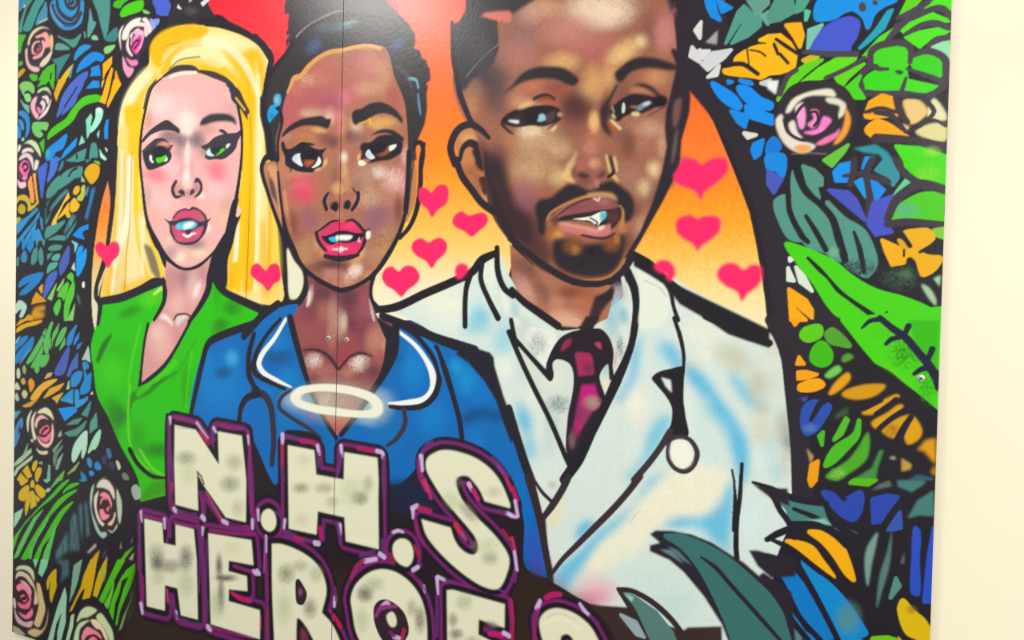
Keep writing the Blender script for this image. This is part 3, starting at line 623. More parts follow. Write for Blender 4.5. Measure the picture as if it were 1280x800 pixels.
G('5a3632', 330, 560, 110, 100, .6);  G('241d26', 670, 580, 70, 60, .8); F('15121a', '650 575 665 562 680 580 665 598', soft=1); G('1e1820', 600, 660, 30, 24, .7); G('3a2c34', 660, 700, 120, 40, .4)
part('portrait', DO, 'face', 'brown face with strong light and dark shading')
S('a87848', '545 770 650 772 750 760 820 715 870 640 890 590', '4 4 5 4 4 2', soft=1.5, a=.95); S('8a5238', '330 640 430 705 520 745 600 768', '4 3 3 3', soft=2, a=.8); F('c89a70', '640 215 720 205 800 215 830 260 780 240 700 230 640 238', soft=2, a=.9); S('c08a5c', '380 380 400 340 470 295 560 255 640 230', '3 3 3 3 3', soft=1.5, a=.8); S('b88850', '845 300 860 330 862 400', '4 5 4', soft=2, a=.85); G('a0684c', 395, 390, 30, 40, .8)
part('portrait', DO, 'nose')
G('9a5a54', 640, 60, 130, 110, .6); G('d8a488', 680, 20, 60, 50, .7); G('b06860', 600, 30, 60, 50, .6); F('3a2a30', '565 95 590 75 640 85 660 110 620 120 580 110', soft=3); F('4a3036', '690 110 720 80 750 65 755 95 730 110', soft=3); G('6a3c3c', 550, 80, 30, 60, .6); G('c07880', 700, 150, 30, 40, .8); G('6e4248', 620, 140, 70, 40, .7); F('1a141a', '712 155 722 150 735 168 722 168', soft=.8)
F('e0b87c', '470 110 500 60 540 20 530 60 530 100 560 145 520 135', soft=2.5); F('f0d090', '780 0 800 60 840 140 820 130 790 90 770 40', soft=2, a=.8); S('2c2026', '765 -20 790 30 800 80 770 110', '4 6 5 4', soft=1.5); S('2c2026', '520 60 530 20 570 -10', '2 2 2', soft=2, a=.7)
O(610, 60, 5.12)
F('e8c890', '755 680 770 690 795 780 785 790 765 740', soft=1.5); F('2c2026', '770 690 800 690 830 800 800 800', soft=2, a=.8); F('d8b88c', '800 690 820 700 835 780 825 800', soft=1.5, a=.9); F('e0c898', '500 760 550 690 570 650 560 720 520 780', soft=3, a=.7)
part('portrait', DO, 'lips', 'brown pink lips parted over white teeth')
O(610, 200, 5.12)
F('8c5254', '455 355 490 320 560 280 640 250 700 255 760 240 800 260 840 300 780 305 700 320 600 340 520 345', soft=1); G('b07478', 740, 270, 60, 30, .6); G('7a4048', 560, 310, 90, 30, .4); F('c47a78', '440 395 500 400 580 410 660 430 720 445 760 420 785 410 790 450 760 480 700 495 640 490 560 470 480 450 450 420', soft=1); F('e0a890', '460 395 560 415 650 432 700 450 640 445 560 430 490 415', soft=2, a=.8); G('e0988c', 680, 455, 60, 24, .6); F('f0d4cc', '705 435 730 412 750 415 745 435 715 448', soft=1)
F('2a2024', '440 390 470 360 540 345 640 330 720 318 800 308 850 300 855 360 820 420 790 440 785 400 760 410 720 420 640 395 540 385', soft=1); F('5a3238', '760 340 830 320 840 380 800 410 770 390', soft=3, a=.8); F('f0f0e4', '545 375 600 368 660 358 710 335 755 330 720 400 700 415 650 385 600 382'); F('6cbcd0', '720 335 758 332 755 365 725 390', soft=1); S('2a2024', '655 370 700 400 690 418', 2); S('4a3038', '600 480 700 500 770 495 810 470', '3 4 4 3', soft=1.5)
S('4a3034', '450 350 520 300 600 262 660 245', '2 2.5 2.5 2', soft=1); F('3a2c28', '400 380 440 350 460 380 440 420 410 400', soft=2, a=.7); S('e8dcd0', '680 248 705 258 715 240', '2 3 2', soft=1, a=.7)
part('portrait', DO, 'eye', 'dark hooded eye with white glints')
O(610, 60, 5.12)
F('1f1a20', '80 475 110 430 170 395 250 375 350 362 420 368 470 400 470 450 420 480 350 500 260 500 180 505 110 490', soft=1.5)
F('6a3a30', '290 325 340 305 400 310 430 330 400 345 340 345', soft=3, a=.9); F('b86040', '300 345 350 325 410 335 420 350 350 352', soft=2, a=.8); S('3a2426', '295 325 340 303 390 302 425 325', '4 4 3 3', soft=2); F('dcb884', '190 385 230 350 290 345 260 370 210 388', soft=2, a=.9)
F('4a3a3e', '120 470 170 440 230 425 250 470 200 490', soft=2, a=.6); F('e8eeec', '130 462 165 460 200 465 195 480 160 475', soft=.8); F('9cc4d4', 'p 330 425 345 418 365 425 375 455 350 468 318 468', soft=.8); F('5a4244', '380 420 430 400 420 460 380 480', soft=2, a=.7); F('d8c498', '235 510 260 498 315 500 310 522 260 528', soft=.8); F('d8b890', '400 525 440 490 440 510 420 532', soft=.8); G('c89c78', 460, 425, 26, 26, .8); S('33262a', '90 490 130 530 160 550', '4 3 2', soft=1.5); S('3a2a2c', '460 455 420 490 380 520', '3 3 1', soft=2, a=.7)
F('17131a', '200 440 290 420 300 470 230 480', soft=2, a=.7)
part('portrait', DO, 'eye', 'dark eye under a shaded brow')
F('221b22', '780 400 820 350 860 320 930 290 1000 290 1060 310 1120 310 1150 330 1140 360 1080 375 1030 400 980 420 930 420 870 440 850 462 830 470 795 450', soft=1.5)
F('c8d4d0', '858 385 868 345 880 370 875 410 862 415'); F('7a8a98', '950 385 990 350 1035 338 1050 350 1010 375 970 400', soft=1); F('c8d0d4', '990 358 1030 340 1040 350 1010 368', soft=1); F('c07a60', '910 370 960 370 940 385', soft=1.5, a=.7); F('d8c498', '918 415 950 405 975 420 960 435 925 430', soft=.8); F('e8d4a8', 'p 780 460 795 455 860 515 840 525', soft=.8); F('a85a34', '755 470 790 480 850 530 800 520', soft=2, a=.8); F('d8b890', '790 425 805 420 820 450 805 450', soft=1, a=.9); S('a89088', '795 380 805 410', 3, soft=2, a=.7)
F('c08468', '900 270 960 250 1030 270 1050 290 960 280', soft=3, a=.8); F('2a2024', '930 235 990 222 1060 250 1110 300 1150 320 1110 330 1060 285 1000 252', soft=2); F('17131a', '1060 320 1120 300 1150 330 1130 375 1080 370', soft=2, a=.9); F('2c2228', 'p 820 230 840 230 810 290 790 330 770 360 740 360 780 310', soft=2.5); F('32242a', '725 380 770 355 770 420 760 470 800 560 770 555 730 500', soft=3)
S('4a3438', '1030 430 1140 375', 2, soft=2, a=.7)
part('portrait', DO, 'eyebrow', 'heavy dark eyebrow')
F('2c252a', '95 300 150 240 220 160 300 122 400 115 490 125 560 170 585 205 550 242 500 230 450 205 380 195 300 198 220 220 150 260', soft=2.2)
part('portrait', DO, 'eyebrow', 'heavy dark eyebrow with a low inner end')
F('2c2429', '810 160 840 130 900 80 970 55 1060 58 1140 80 1215 110 1215 140 1150 140 1060 128 980 132 910 160 860 215 830 215', soft=1.8)
part('portrait', DO, 'outline')
O(640, 0, 4)
F('2a232c', 'p 790 -200 800 20 825 60 828 150 825 330 790 480 770 560 765 640 775 730 750 860 700 1020 640 1160 560 1290 590 1290 640 1210 760 1000 840 840 850 700 890 560 895 490 880 330 900 200 920 100 930 -200', soft=1)
G('8a6060', 810, 60, 20, 60, .4, g=.3)
F('74544c', '815 510 835 490 850 490 835 600 815 640 805 600', soft=2, a=.9); F('8a7670', '820 660 830 640 820 760 800 820 805 740', soft=2, a=.5)
O(320, 200, 4)
S('2a232c', '1090 -50 1010 -40 985 -90 975 -20 1000 50 1060 140 1120 220 1190 270', '0.1 1 4 8 9 9 9 9', a=0)
S('2a232c', '1000 0 1030 80 1080 150 1130 215 1195 260', '9 9 9 9 10'); S('2a232c', '1085 -175 1062 -220 1020 -330 1003 -420 985 -520 980 -690', '7 7 8 7 6 4'); S('2a232c', '1165 -110 1120 -155 1070 -178 1020 -160 985 -110 974 -50 995 20', '5 8 9 10 10 9')
F('2e2228', '1150 -60 1170 60 1200 150 1240 250 1290 360 1290 420 1220 330 1195 270 1180 150 1150 60', soft=2.5)
O(640, 200, 4)
S('2a232c', '-10 390 60 450 150 520 300 605 430 620 500 600', '8 8 9 9 8 7'); S('2a232c', '490 610 560 550 600 480', '8 9 10'); F('2a232c', 'p 480 650 510 620 505 690 480 710 420 700', soft=1)
# ------------------------------------------------ nurse
NU = 'painted dark-skinned nurse with pinned-up black hair in a blue tunic'
part('portrait', NU, 'hair', 'black hair piled in a bun with blue glints')
O(320, 0, 4)
F('322e33', 'p 400 -240 300 -228 220 -180 165 -100 150 0 140 40 165 70 160 130 170 170 150 200 150 235 175 225 165 260 110 310 65 370 45 450 30 560 30 620 60 680 75 800 130 800 120 640 160 460 260 350 430 245 560 235 640 245 690 380 735 500 755 640 760 800 805 800 800 740 810 700 845 620 858 540 855 470 862 430 850 420 876 390 868 340 850 300 830 285 822 250 790 240 800 205 795 165 760 110 700 55 660 10 640 -90 590 -170 500 -225', soft=1.0)
F('e8474e', 'p 190 190 165 215 150 240 170 235 185 215 205 195', soft=.8)
part('painted_sky', 'red painted sky between the blonde hair and the nurse bun')
F('ea454b', 'p 60 190 100 230 152 236 150 262 108 308 66 368 62 330 86 285')
part('portrait', NU, 'hair', 'black hair piled in a bun with blue glints')
G('47424a', 560, 180, 200, 100, .6); G('454048', 300, 120, 140, 110, .6); G('4a464a', 700, 300, 120, 160, .5); G('56524e', 560, 60, 260, 90, .5)
F('3a9bd8', '60 570 75 530 108 512 98 482 122 470 122 520 95 540 112 560 85 585 70 612'); G('8cc8e8', 105, 500, 24, 40, .7); G('2a6fc0', 78, 575, 25, 30, .7)
G('5f7a86', 445, 128, 90, 34, .75, rot=-12); G('8fa8a8', 470, 112, 50, 14, .6, rot=-12); G('4d5a8a', 290, 230, 70, 45, .75, rot=-45); G('4d5a94', 705, 225, 50, 40, .7, rot=-40); G('6a7a8a', 350, 140, 70, 40, .3)
S('7fb8c8', '765 392 800 400 812 440', '4 3 2', soft=1.5, a=.85); S('6a9fc4', '810 470 815 520 822 570', '2 3 2', soft=1.5, a=.8)
S('58565c', '700 330 740 360 770 410 780 480', '4 5 4 3', soft=3, a=.6); S('1f1b22', '850 300 820 340 850 360 868 345', 3, a=.6); S('1f1b22', '868 400 840 420 855 430', 3, a=.6); S('1f1b22', '760 430 780 460 770 500', 3, a=.6)
S('97908c', '195 192 225 160 270 122 300 105', '2.5 3 2.5 2', soft=1, a=.9); S('8c8680', '300 105 350 78 400 58 440 52', '2 2.5 2 1', soft=1, a=.8); S('1d191f', '180 230 260 140 350 95 440 75 540 75 640 90', '6 5 4 3 3 2', soft=2, a=.6)
for x, y in ((150, 60), (168, 110), (160, 165), (172, 195)): S('322e33', '%d %d %d %d' % (x+10, y-20, x, y), 5)
part('portrait', NU, 'ear')
O(320, 200, 4)
F('b07a5c', '35 30 55 10 100 10 110 60 120 150 140 240 145 345 130 340 90 250 70 170 50 100')
F('d09a78', '60 30 100 30 112 120 135 260 140 330 120 280 90 160 65 90', soft=3); F('5b4a4e', '65 80 85 100 100 150 110 240 85 190 70 130', soft=2); F('c98a7c', '80 180 110 230 100 260 85 210', soft=2, a=.8)
S('8a6a20', '62 60 66 100', 2)
part('portrait', NU, 'ear', 'narrow tan ear by the orange sky')
F('b98258', '755 60 775 50 800 20 805 80 800 200 775 270 750 310 745 250', soft=1); S('3a2c30', '790 -20 778 80 765 200 752 300', '3 3 3 2', a=.8); F('caa06a', '745 270 760 280 748 305', soft=1)
part('portrait', NU, 'neck', 'brown neck and chest')
O(0, 0, 1)
NK = '380 335 385 350 384 368 366 392 370 440 385 478 403 522 419 547! 440 520 460 490 485 452 494 425 492 405 474 398 464 372 462 345 440 362 400 355'
F('8a4d51', NK)
clip(NK)
O(320, 200, 4)
G('5d3545', 330, 660, 130, 90, .8); G('4d2f3e', 460, 690, 70, 110, .8); G('70404e', 420, 780, 60, 100, .6); G('a86c60', 340, 760, 60, 80, .7); G('b98a80', 385, 760, 40, 110, .7); G('7c3c4e', 270, 760, 60, 80, .7)
G('e8c8c0', 270, 680, 22, 70, .7, rot=10); S('e9d9cc', '268 660 265 700 255 730', '3 4 2', a=.9); S('f0dcd4', '570 700 580 760 590 800', '3 4 3', soft=2, a=.9); G('9a5a6a', 560, 740, 60, 110, .6)
O(320, 400, 4)
G('9c5650', 260, 70, 120, 100, .6); G('c8a898', 425, 20, 45, 100, .75); G('c08a7c', 380, 50, 40, 130, .6); G('d2c2b0', 440, 10, 26, 60, .7); G('7a3a50', 540, 50, 90, 90, .7); G('63304a', 480, 20, 40, 60, .6)
G('a83a52', 440, 190, 50, 60, .7); G('c8907a', 600, 100, 80, 110, .7); G('e0a49a', 650, 120, 30, 90, .5); G('a04850', 470, 120, 60, 80, .6)
G('7a4038', 280, 150, 70, 40, .5); G('e8d8d0', 290, 205, 60, 55, .7, g=.25); G('ecdcd0', 515, 215, 70, 60, .85, g=.25); G('b87868', 330, 260, 120, 60, .6); G('7a4848', 570, 240, 70, 50, .6); G('4a3038', 590, 260, 50, 40, .5); G('a8605c', 620, 190, 60, 60, .6)
G('9a6a60', 360, 310, 160, 50, .6, g=.2); G('c89078', 460, 260, 60, 40, .5); G('6a3f44', 290, 300, 50, 50, .6); G('d8a890', 360, 470, 20, 20, .4)
S('38222e', '235 150 290 148 340 165 380 200 412 244 440 215 470 185 520 165 580 180', '2 3 4 5 4 3 4 4 2', soft=1.6, a=.9)
F('b8605a', '330 470 500 470 440 560 402 590', soft=2); G('a04a58', 470, 430, 80, 60, .7); G('e0c8b8', 340, 400, 60, 80, .4)
clip()
part('portrait', NU, 'face', 'brown face with rosy cheeks')
O(0, 0, 1)
FN = '347 200 345 175 351 150 357 122 367 100 385 85 402 67 427 60 455 55 482 60 493 95 505 125 509 155 510 200 506 250 500 287 487 312 470 345 445 360 427 363 402 352 377 335 360 300 352 250'
F('aa705e', FN)
clip(FN)
O(320, 0, 4)
G('b86a5c', 330, 360, 160, 110, .7); G('b0585a', 230, 470, 130, 130, .7); G('a05468', 360, 520, 120, 90, .75); G('b07068', 520, 330, 140, 110, .7); G('c88a80', 560, 320, 80, 90, .6); G('c0525e', 160, 560, 80, 160, .7)
G('c46a78', 470, 470, 110, 70, .75); G('e08a9c', 440, 490, 50, 60, .6); G('d8a888', 560, 440, 100, 60, .7); G('cda07c', 640, 380, 60, 120, .6); G('a8584e', 690, 480, 60, 100, .7); G('d09a6a', 300, 400, 100, 60, .55); G('c8906a', 210, 440, 60, 70, .5)
G('e9cdb8', 375, 575, 55, 60, .85); G('d0b090', 290, 560, 100, 40, .6); G('e8d2b8', 500, 640, 50, 100, .6); G('d0485e', 400, 560, 30, 80, .6); G('cf6a7c', 420, 620, 40, 80, .6); G('dcae90', 430, 600, 30, 110, .4)
O(340, 120, 6.4)
G('8a4a46', 420, 330, 90, 90, .8); G('6b4442', 490, 370, 60, 70, .8); G('c08450', 240, 340, 160, 60, .75); G('8a5060', 160, 350, 80, 50, .4); G('e8b878', 380, 275, 100, 26, .85, rot=8); G('c48880', 120, 330, 60, 60, .5)
G('b0646a', 140, 100, 120, 140, .6); G('e0c0a8', 300, 140, 120, 30, .6); G('8a5a5c', 680, 330, 110, 80, .8); G('64444c', 620, 300, 40, 80, .7); G('d8a868', 880, 210, 170, 70, .85); G('e0b880', 830, 240, 80, 40, .6); G('b87c60', 1000, 260, 60, 60, .6)
G('c49060', 610, 230, 50, 80, .6); G('f0e8d8', 575, 490, 42, 70, .95); G('d8b080', 580, 600, 40, 110, .8); G('e0b884', 520, 730, 60, 70, .8); G('d0a070', 600, 700, 50, 90, .6)
G('b98a5e', 90, 540, 50, 120, .6); G('9a7a60', 480, 560, 60, 150, .6); G('6f5048', 500, 650, 50, 120, .5); G('d05a6c', 250, 690, 160, 110, .85); G('e06a7c', 250, 740, 110, 90, .7); G('c48a6c', 200, 620, 160, 50, .6); G('c07c70', 100, 640, 60, 90, .5)
G('b09078', 740, 640, 150, 150, .8, g=.25); G('e8dcd0', 860, 610, 80, 70, .85, g=.25); G('e0b8b0', 960, 680, 120, 130, .75, g=.2); G('e6a0a8', 1040, 700, 60, 160, .6); G('8f7468', 690, 720, 70, 100, .6, g=.2); G('e8c0b0', 1060, 480, 40, 120, .6)
O(340, 235, 6.4)
G('d0506a', 250, 60, 140, 90, .8); G('a8705a', 180, 120, 120, 140, .4); G('94606a', 300, 250, 120, 160, .55); G('8c4c40', 170, 280, 90, 140, .75); G('7a4a40', 220, 400, 70, 110, .5); G('a8805c', 280, 480, 110, 130, .7, g=.2); G('b08a64', 250, 580, 90, 90, .5)
G('b8947c', 760, 100, 130, 120, .6, g=.2); G('8d5f74', 830, 250, 170, 180, .65); G('a07a5c', 960, 330, 110, 180, .7); G('6a4a40', 1010, 140, 60, 130, .6); G('b88a78', 930, 80, 90, 110, .5); G('a8685c', 700, 220, 100, 60, .6)
G('9c6054', 480, 210, 120, 50, .6); G('b07a70', 500, 170, 60, 40, .5); G('b89068', 860, 540, 140, 160, .65, g=.2); G('a88478', 740, 520, 90, 130, .6); G('6a3c38', 880, 420, 90, 90, .35)
G('4c343c', 470, 610, 190, 60, .85); G('5a4044', 560, 640, 150, 40, .6); G('bc847c', 470, 690, 130, 70, .7); G('f0d8cc', 670, 660, 90, 70, .9, rot=-50, g=.25); G('d8b070', 780, 710, 70, 60, .6); G('c89068', 600, 770, 160, 40, .6); G('7f4c50', 380, 680, 70, 60, .6)
F('e8c4a0', '345 390 380 470 420 520 400 530 355 470', soft=4, a=.8); F('e8b878', '700 520 740 470 730 540 690 575 620 590', soft=4, a=.8); S('e0b07a', '100 30 115 150 150 350', 3, soft=3, a=.7)
G('a06830', 380, 500, 30, 60, .5)
SM(3, .07)
O(340, 235, 6.4)
G('8a5070', 300, 240, 110, 130, .35); G('8d5f7c', 850, 230, 170, 160, .45); G('6a3c34', 150, 300, 70, 160, .5); G('5a3834', 330, 640, 120, 50, .5); G('4c343c', 480, 610, 170, 44, .5); G('5f3c3c', 1010, 200, 50, 150, .5); G('d8486a', 240, 60, 140, 90, .45)
O(340, 120, 6.4)
G('6a4444', 470, 360, 90, 80, .5); G('6a444c', 640, 330, 90, 80, .45); G('e0a868', 880, 215, 150, 50, .5); G('e8c4b4', 960, 640, 130, 110, .45, g=.2)
O(320, 0, 4)
G('b4606c', 300, 460, 180, 150, .6); G('a85a6a', 380, 520, 90, 70, .5); G('c47a74', 540, 360, 130, 110, .45, g=.2); G('d09480', 600, 330, 60, 80, .4, g=.25); G('d8b090', 250, 400, 60, 50, .4, g=.3)
O(340, 235, 6.4)
G('c8a488', 790, 60, 160, 130, .5, g=.25); G('c89c78', 900, 420, 100, 170, .35, g=.25); G('b8906c', 250, 500, 110, 130, .45, g=.25); G('ecd0c4', 640, 690, 110, 70, .5, g=.3, rot=-40)
clip()
part('portrait', NU, 'hair', 'black hair piled in a bun with blue glints')
O(320, 0, 4)
S('d8a064', '158 462 175 425 190 392 225 378 260 335 310 290 370 260 430 252', '3 5 6 6 6 5 5 5', soft=1.5, a=.95); S('e0b070', '430 252 490 236 560 228 625 240', '4 4 4 3', soft=1.5, a=.95)
for i in range(26): S('d8a86c', '%d %d %d %d' % (440+i*7.4, 238+abs(i-14)*.7, 442+i*7.4, 250), 1.2, a=.5)
part('portrait', NU, 'nose')
O(340, 235, 6.4)
G('3a2430', 500, 140, 60, 50, .9); G('3a2430', 600, 135, 50, 50, .8); F('1e1824', '470 160 490 120 520 110 530 150 515 190 490 175'); F('241c26', '575 150 590 105 620 95 630 130 615 165 585 165')
S('221c28', '450 40 425 80 420 120 435 170', '3 5 5 5'); S('221c28', '690 40 688 90 665 140 640 175', '5 5 5 4'); S('221c28', '640 0 660 20 690 60', '2 3 4', a=.7); G('dca07a', 545, 20, 60, 50, .6); G('8a5a58', 470, 60, 30, 60, .5)
G('d8a080', 540, 215, 30, 40, .4); G('b06a70', 555, 130, 26, 60, .5)
part('portrait', NU, 'lips', 'bright pink parted lips')
F('d63d6a', '375 370 420 320 470 275 520 260 545 275 590 260 640 255 690 290 740 350 750 370 735 450 690 520 620 550 540 560 450 540 400 490 370 420')
G('a84a68', 440, 330, 60, 50, .6); G('ec4f80', 630, 300, 70, 40, .7); G('c0305a', 540, 290, 30, 60, .5); G('f0688e', 470, 480, 60, 40, .6); G('e04470', 640, 490, 80, 50, .6)
F('201a26', '395 385 450 375 520 345 570 338 620 345 690 360 750 350 720 400 650 430 580 440 530 430 480 455 440 440 410 410')
F('4fb4da', '455 400 500 388 525 420 510 428 480 428'); F('f2f4ea', '510 385 545 375 640 378 645 390 620 412 560 415 520 412', soft=.8); F('dfe8e0', 'p 515 405 530 420 520 428')
G('f8ecea', 550, 490, 34, 34, 1.0); S('f4d8dc', '490 490 550 490 600 485', '2 3 2', soft=2, a=.8); S('f0e8e0', '700 400 690 420 705 430', 1.5, a=.9)
S('2a222c', '350 360 420 310 480 268 530 262', '2 3 3 2'); S('2a222c', '590 265 640 255 690 290 740 345 780 330', '2 3 4 4 2'); S('2a222c', '355 360 370 420 410 480 435 500', '5 5 4 3'); S('2a222c', '755 350 740 430 720 480 690 520', '5 5 4 3'); S('2a222c', '425 545 490 560 540 565 620 555 690 535', '5 6 7 6 4')
F('f8f0e8', '755 355 775 340 792 360 785 395 760 410', soft=1)
part('portrait', NU, 'eye', 'brown eye with a heavy lid')
O(340, 120, 6.4)
F('231e2a', '75 370 95 365 120 420 170 410 230 370 290 370 345 385 330 395 300 392 340 415 400 425 440 412 420 440 405 470 415 520 400 560 340 590 330 608 230 605 170 585 110 550 105 490 80 420')
F('dfe6ea', '165 505 180 475 225 458 240 500 245 560 200 540'); F('b8cfe0', '165 505 180 475 205 465 200 520', soft=2, a=.7); F('e6eaec', '350 540 370 480 395 520 380 550 335 572 320 570')
F('2a1c20', '230 460 300 440 370 460 355 530 310 570 260 565 235 520'); F('a85a3c', '260 520 300 508 345 512 320 545 285 565 262 545', soft=2); F('1a1620', '250 440 360 440 355 500 300 505 260 490')
F('e0b078', '420 510 445 500 440 545 415 570 410 545', soft=1, a=.9); F('d8a880', '355 580 405 570 390 595 345 600', soft=1, a=.8); S('231e2a', '152 560 150 600', 2)
G('8a4a46', 250, 345, 80, 20, .3)
part('portrait', NU, 'eye', 'brown eye narrowed beside the temple')
F('231e2a', '705 410 720 375 790 365 850 320 930 305 990 320 1030 345 1050 380 1035 450 1000 480 940 510 860 520 765 538 790 510 740 500 710 505 720 450 700 412', soft=.7)
F('dde6ea', '750 465 775 425 800 460 825 490 800 505 775 498'); F('a8cce0', '752 470 770 440 790 490', soft=2, a=.6); F('4a2a22', '830 470 900 440 925 380 935 430 920 455 860 480'); F('a0603c', '840 470 900 445 940 395 945 440 890 475', soft=2, a=.8); F('f0ece8', '940 400 995 385 990 410 945 440')
F('1c1620', '790 400 920 370 900 430 850 455 800 440'); F('f6ecd8', '690 520 720 512 755 535 730 555 700 552'); F('e8b880', '680 500 700 455 708 470 700 510', soft=1, a=.9)
F('2a222c', '795 310 850 275 910 262 980 275 1030 310 1060 330 1070 265 1050 360 1000 345 940 300 880 295', soft=1)
part('portrait', NU, 'eyebrow', 'arched dark eyebrow thinning outwards')
F('2a262c', '78 330 90 290 150 230 230 185 330 165 400 158 440 180 475 180 460 240 440 260 400 245 330 235 240 240 150 280', soft=1.0)
part('portrait', NU, 'eyebrow', 'raised arched dark eyebrow')
F('2a262a', '640 140 665 110 720 95 780 60 860 45 930 65 1000 115 1050 190 1040 215 990 170 920 140 840 145 760 190 680 230 650 215', soft=1.2)
S('e8b830', '780 185 785 225', 3); S('d8a848', '690 225 770 195', 2.5, a=.8)
part('portrait', NU, 'outline')
O(320, 200, 4)
S('k2', '128 -140 115 -60 105 0', '4 5 4', a=.0)
S('k2', '90 -25 48 -10 28 45 58 160 95 270 125 350 150 420 155 560 155 700', '6 7 6 5 5 6 9 8 7'); S('k2', '110 60 118 150 132 260 150 360 185 440 225 530 300 590 400 645 440 650 520 620 590 570 650 490 710 380 745 270 760 130 770 0', '3 4 4 7 7 8 5 6 6 5 6 7 6 5 4 6')
S('k2', '765 -40 760 100 748 250', 7); S('k2', '840 -80 825 0 822 120 805 240 770 330 720 390', '5 6 7 7 6 5'); S('k2', '770 -220 840 -70', 0.1, a=0)
S('k2', '785 -55 800 -85 826 -84 836 -40 826 40', 6); S('4a3a3e', '775 -60 790 -20 770 120', 3, a=.6)
S('k2', '245 560 245 640 215 710 150 720 80 755', '7 7 8 9 9'); S('k2', '590 570 575 640 580 700 610 745', '7 5 5 8')
F('e9e6cc', '158 440 190 500 232 560 235 630 205 690 170 690 160 560', soft=.8)
O(320, 0, 4)
S('k2', '-5 185 40 235 75 290 65 350 50 430', '8 9 9 8 8'); S('k2', '190 195 150 270 100 330 65 390 42 470 32 560 60 660 80 790', '6 6 6 6 7 6 7 8'); S('k2', '70 560 110 540 130 600 110 700 110 800', '3 4 5 4 4'); F('k2', 'p 20 480 40 480 75 640 95 800 55 800 40 660 20 580', soft=.6)
part('portrait', NU, 'hair', 'black hair piled in a bun with blue glints')
F('3a9bd8', '58 570 72 530 106 512 96 482 116 470 118 520 97 540 110 560 85 590 68 612'); G('8cc8e8', 104, 500, 20, 36, .7); G('2a6fc0', 76, 580, 22, 26, .7)
part('portrait', NU, 'tunic', 'blue tunic with white collar piping')
O(0, 0, 1)
TU = '265 422 300 408 330 392 372 380 366 400 372 440 385 478 403 522 419 547! 440 520 460 490 485 452 494 425 490 400 520 405 560 430 605 445 625 490 649 555 662 600 674 650 692 724! 650 712 600 690 480 650 345 630 240 580 237 515 250 450'
F('0c6ab4', TU)
clip(TU)
O(0, 400, 4)
G('1c86cc', 1100, 330, 200, 220, .6); G('52a8dc', 1160, 190, 50, 60, .85); G('2a4a70', 1115, 265, 65, 45, .85); G('1560a4', 1240, 200, 60, 200, .5); G('2a88c8', 1030, 200, 40, 120, .4)
O(320, 400, 4)
G('28507a', 110, 185, 110, 55, .85); G('1c84cc', 100, 110, 80, 60, .6); G('1f88cc', 160, 290, 80, 60, .6); G('1768aa', 700, 200, 60, 120, .7); G('1f8ad0', 790, 240, 90, 160, .7); G('2a4a66', 720, 190, 40, 30, .5); G('2e72b0', 650, 560, 120, 130, .6)
G('1e86cc', 880, 480, 110, 130, .6); G('30a0d8', 1050, 300, 80, 100, .6); G('48b0e0', 1000, 230, 50, 60, .5); G('1c7cc8', 1120, 360, 90, 90, .6); G('1e6cb0', 1180, 560, 110, 130, .6); G('1c84cc', 1090, 640, 90, 130, .5); F('17477a', '1020 500 1080 445 1160 445 1240 470 1260 500 1180 490 1120 490 1060 520', soft=6, a=.9); G('1e5288', 1190, 490, 70, 40, .6)
G('3a60a8', 290, 500, 80, 60, .7); G('5a5aa8', 270, 480, 50, 50, .5); G('2478b8', 160, 480, 90, 120, .5); G('1a80c8', 50, 350, 60, 40, .5); G('1b5c9e', 330, 600, 50, 80, .5); G('2f60a0', 780, 640, 60, 80, .4)
O(640, 600, 4)
G('3a50b0', 100, 330, 90, 160, .8); G('4a46b0', 130, 430, 60, 90, .8); G('3c70c4', 40, 220, 60, 110, .5); G('1f70c0', 20, 60, 60, 120, .5)
O(320, 400, 4)
G('c8d8c8', 590, 440, 120, 110, .55); G('a0b8d0', 620, 400, 110, 80, .5); G('c8d0cc', 200, 400, 110, 70, .6); G('90b8d8', 560, 500, 80, 40, .7)
SM(4, .04)
clip()
part('portrait', NU, 'collar', 'short white collar piping near the blonde woman')
S('eef2ee', '150 -5 90 95 35 165 15 220 40 265 100 300 175 335', '4 5 6 7 6 5 2', soft=.8)
part('portrait', NU, 'collar', 'long white collar piping near the doctor')
S('f2f5f2', '715 60 790 120 845 190 882 270 880 350 840 395 760 412 665 418', '4 5 6 9 8 7 6 3', soft=.8)
part('portrait', NU, 'outline')
S('k2', '120 -5 50 80 5 160 -12 230 0 270 60 305 145 345', '5 5 6 8 7 6 4'); S('k2', '-60 80 30 -20 110 -80', '9 9 9'); S('2a6aa8', '10 110 50 50 110 -10', 2.2, a=.9)
S('k2', '170 -10 200 110 240 250 272 350', '9 9 8 6'); S('k2', '270 345 330 475 375 550 402 592', '6 6 6 5'); S('k2', '700 10 700 90 690 170 640 270 590 345 512 460 425 575', '10 10 10 9 8 7 6')
S('k2', '690 10 790 70 860 150 905 230 915 300 890 380 830 430 740 440 670 432', '6 6 6 7 8 8 7 6 5'); S('3a2f3a', '175 350 125 390 118 440 180 490 260 540 320 590', '3 5 5 5 5 5'); S('3a2f3a', '740 450 745 520 705 590 655 630', '6 7 6 4')
S('332c38', '-10 360 40 375 72 430 85 520 88 610 80 720', '9 9 9 8 8 7'); S('k2', '900 140 945 250 985 380 1015 490 1030 590', '8 8 7 7 7'); S('k2', '630 -20 760 30 900 90 1000 125 1090 155', '9 10 11 13 14'); S('2a80c8', '835 90 870 120 900 170 930 280', '2 3 3 2')
F('k2', 'p 1040 120 1170 160 1190 185 1195 230 1240 380 1300 540 1280 620 1240 520 1200 400 1140 300 1060 210 1000 170', soft=.8)
F('k2', 'p 600 -20 660 20 700 40 720 100 690 190 650 260 600 330 640 200 650 100')
O(0, 400, 4)
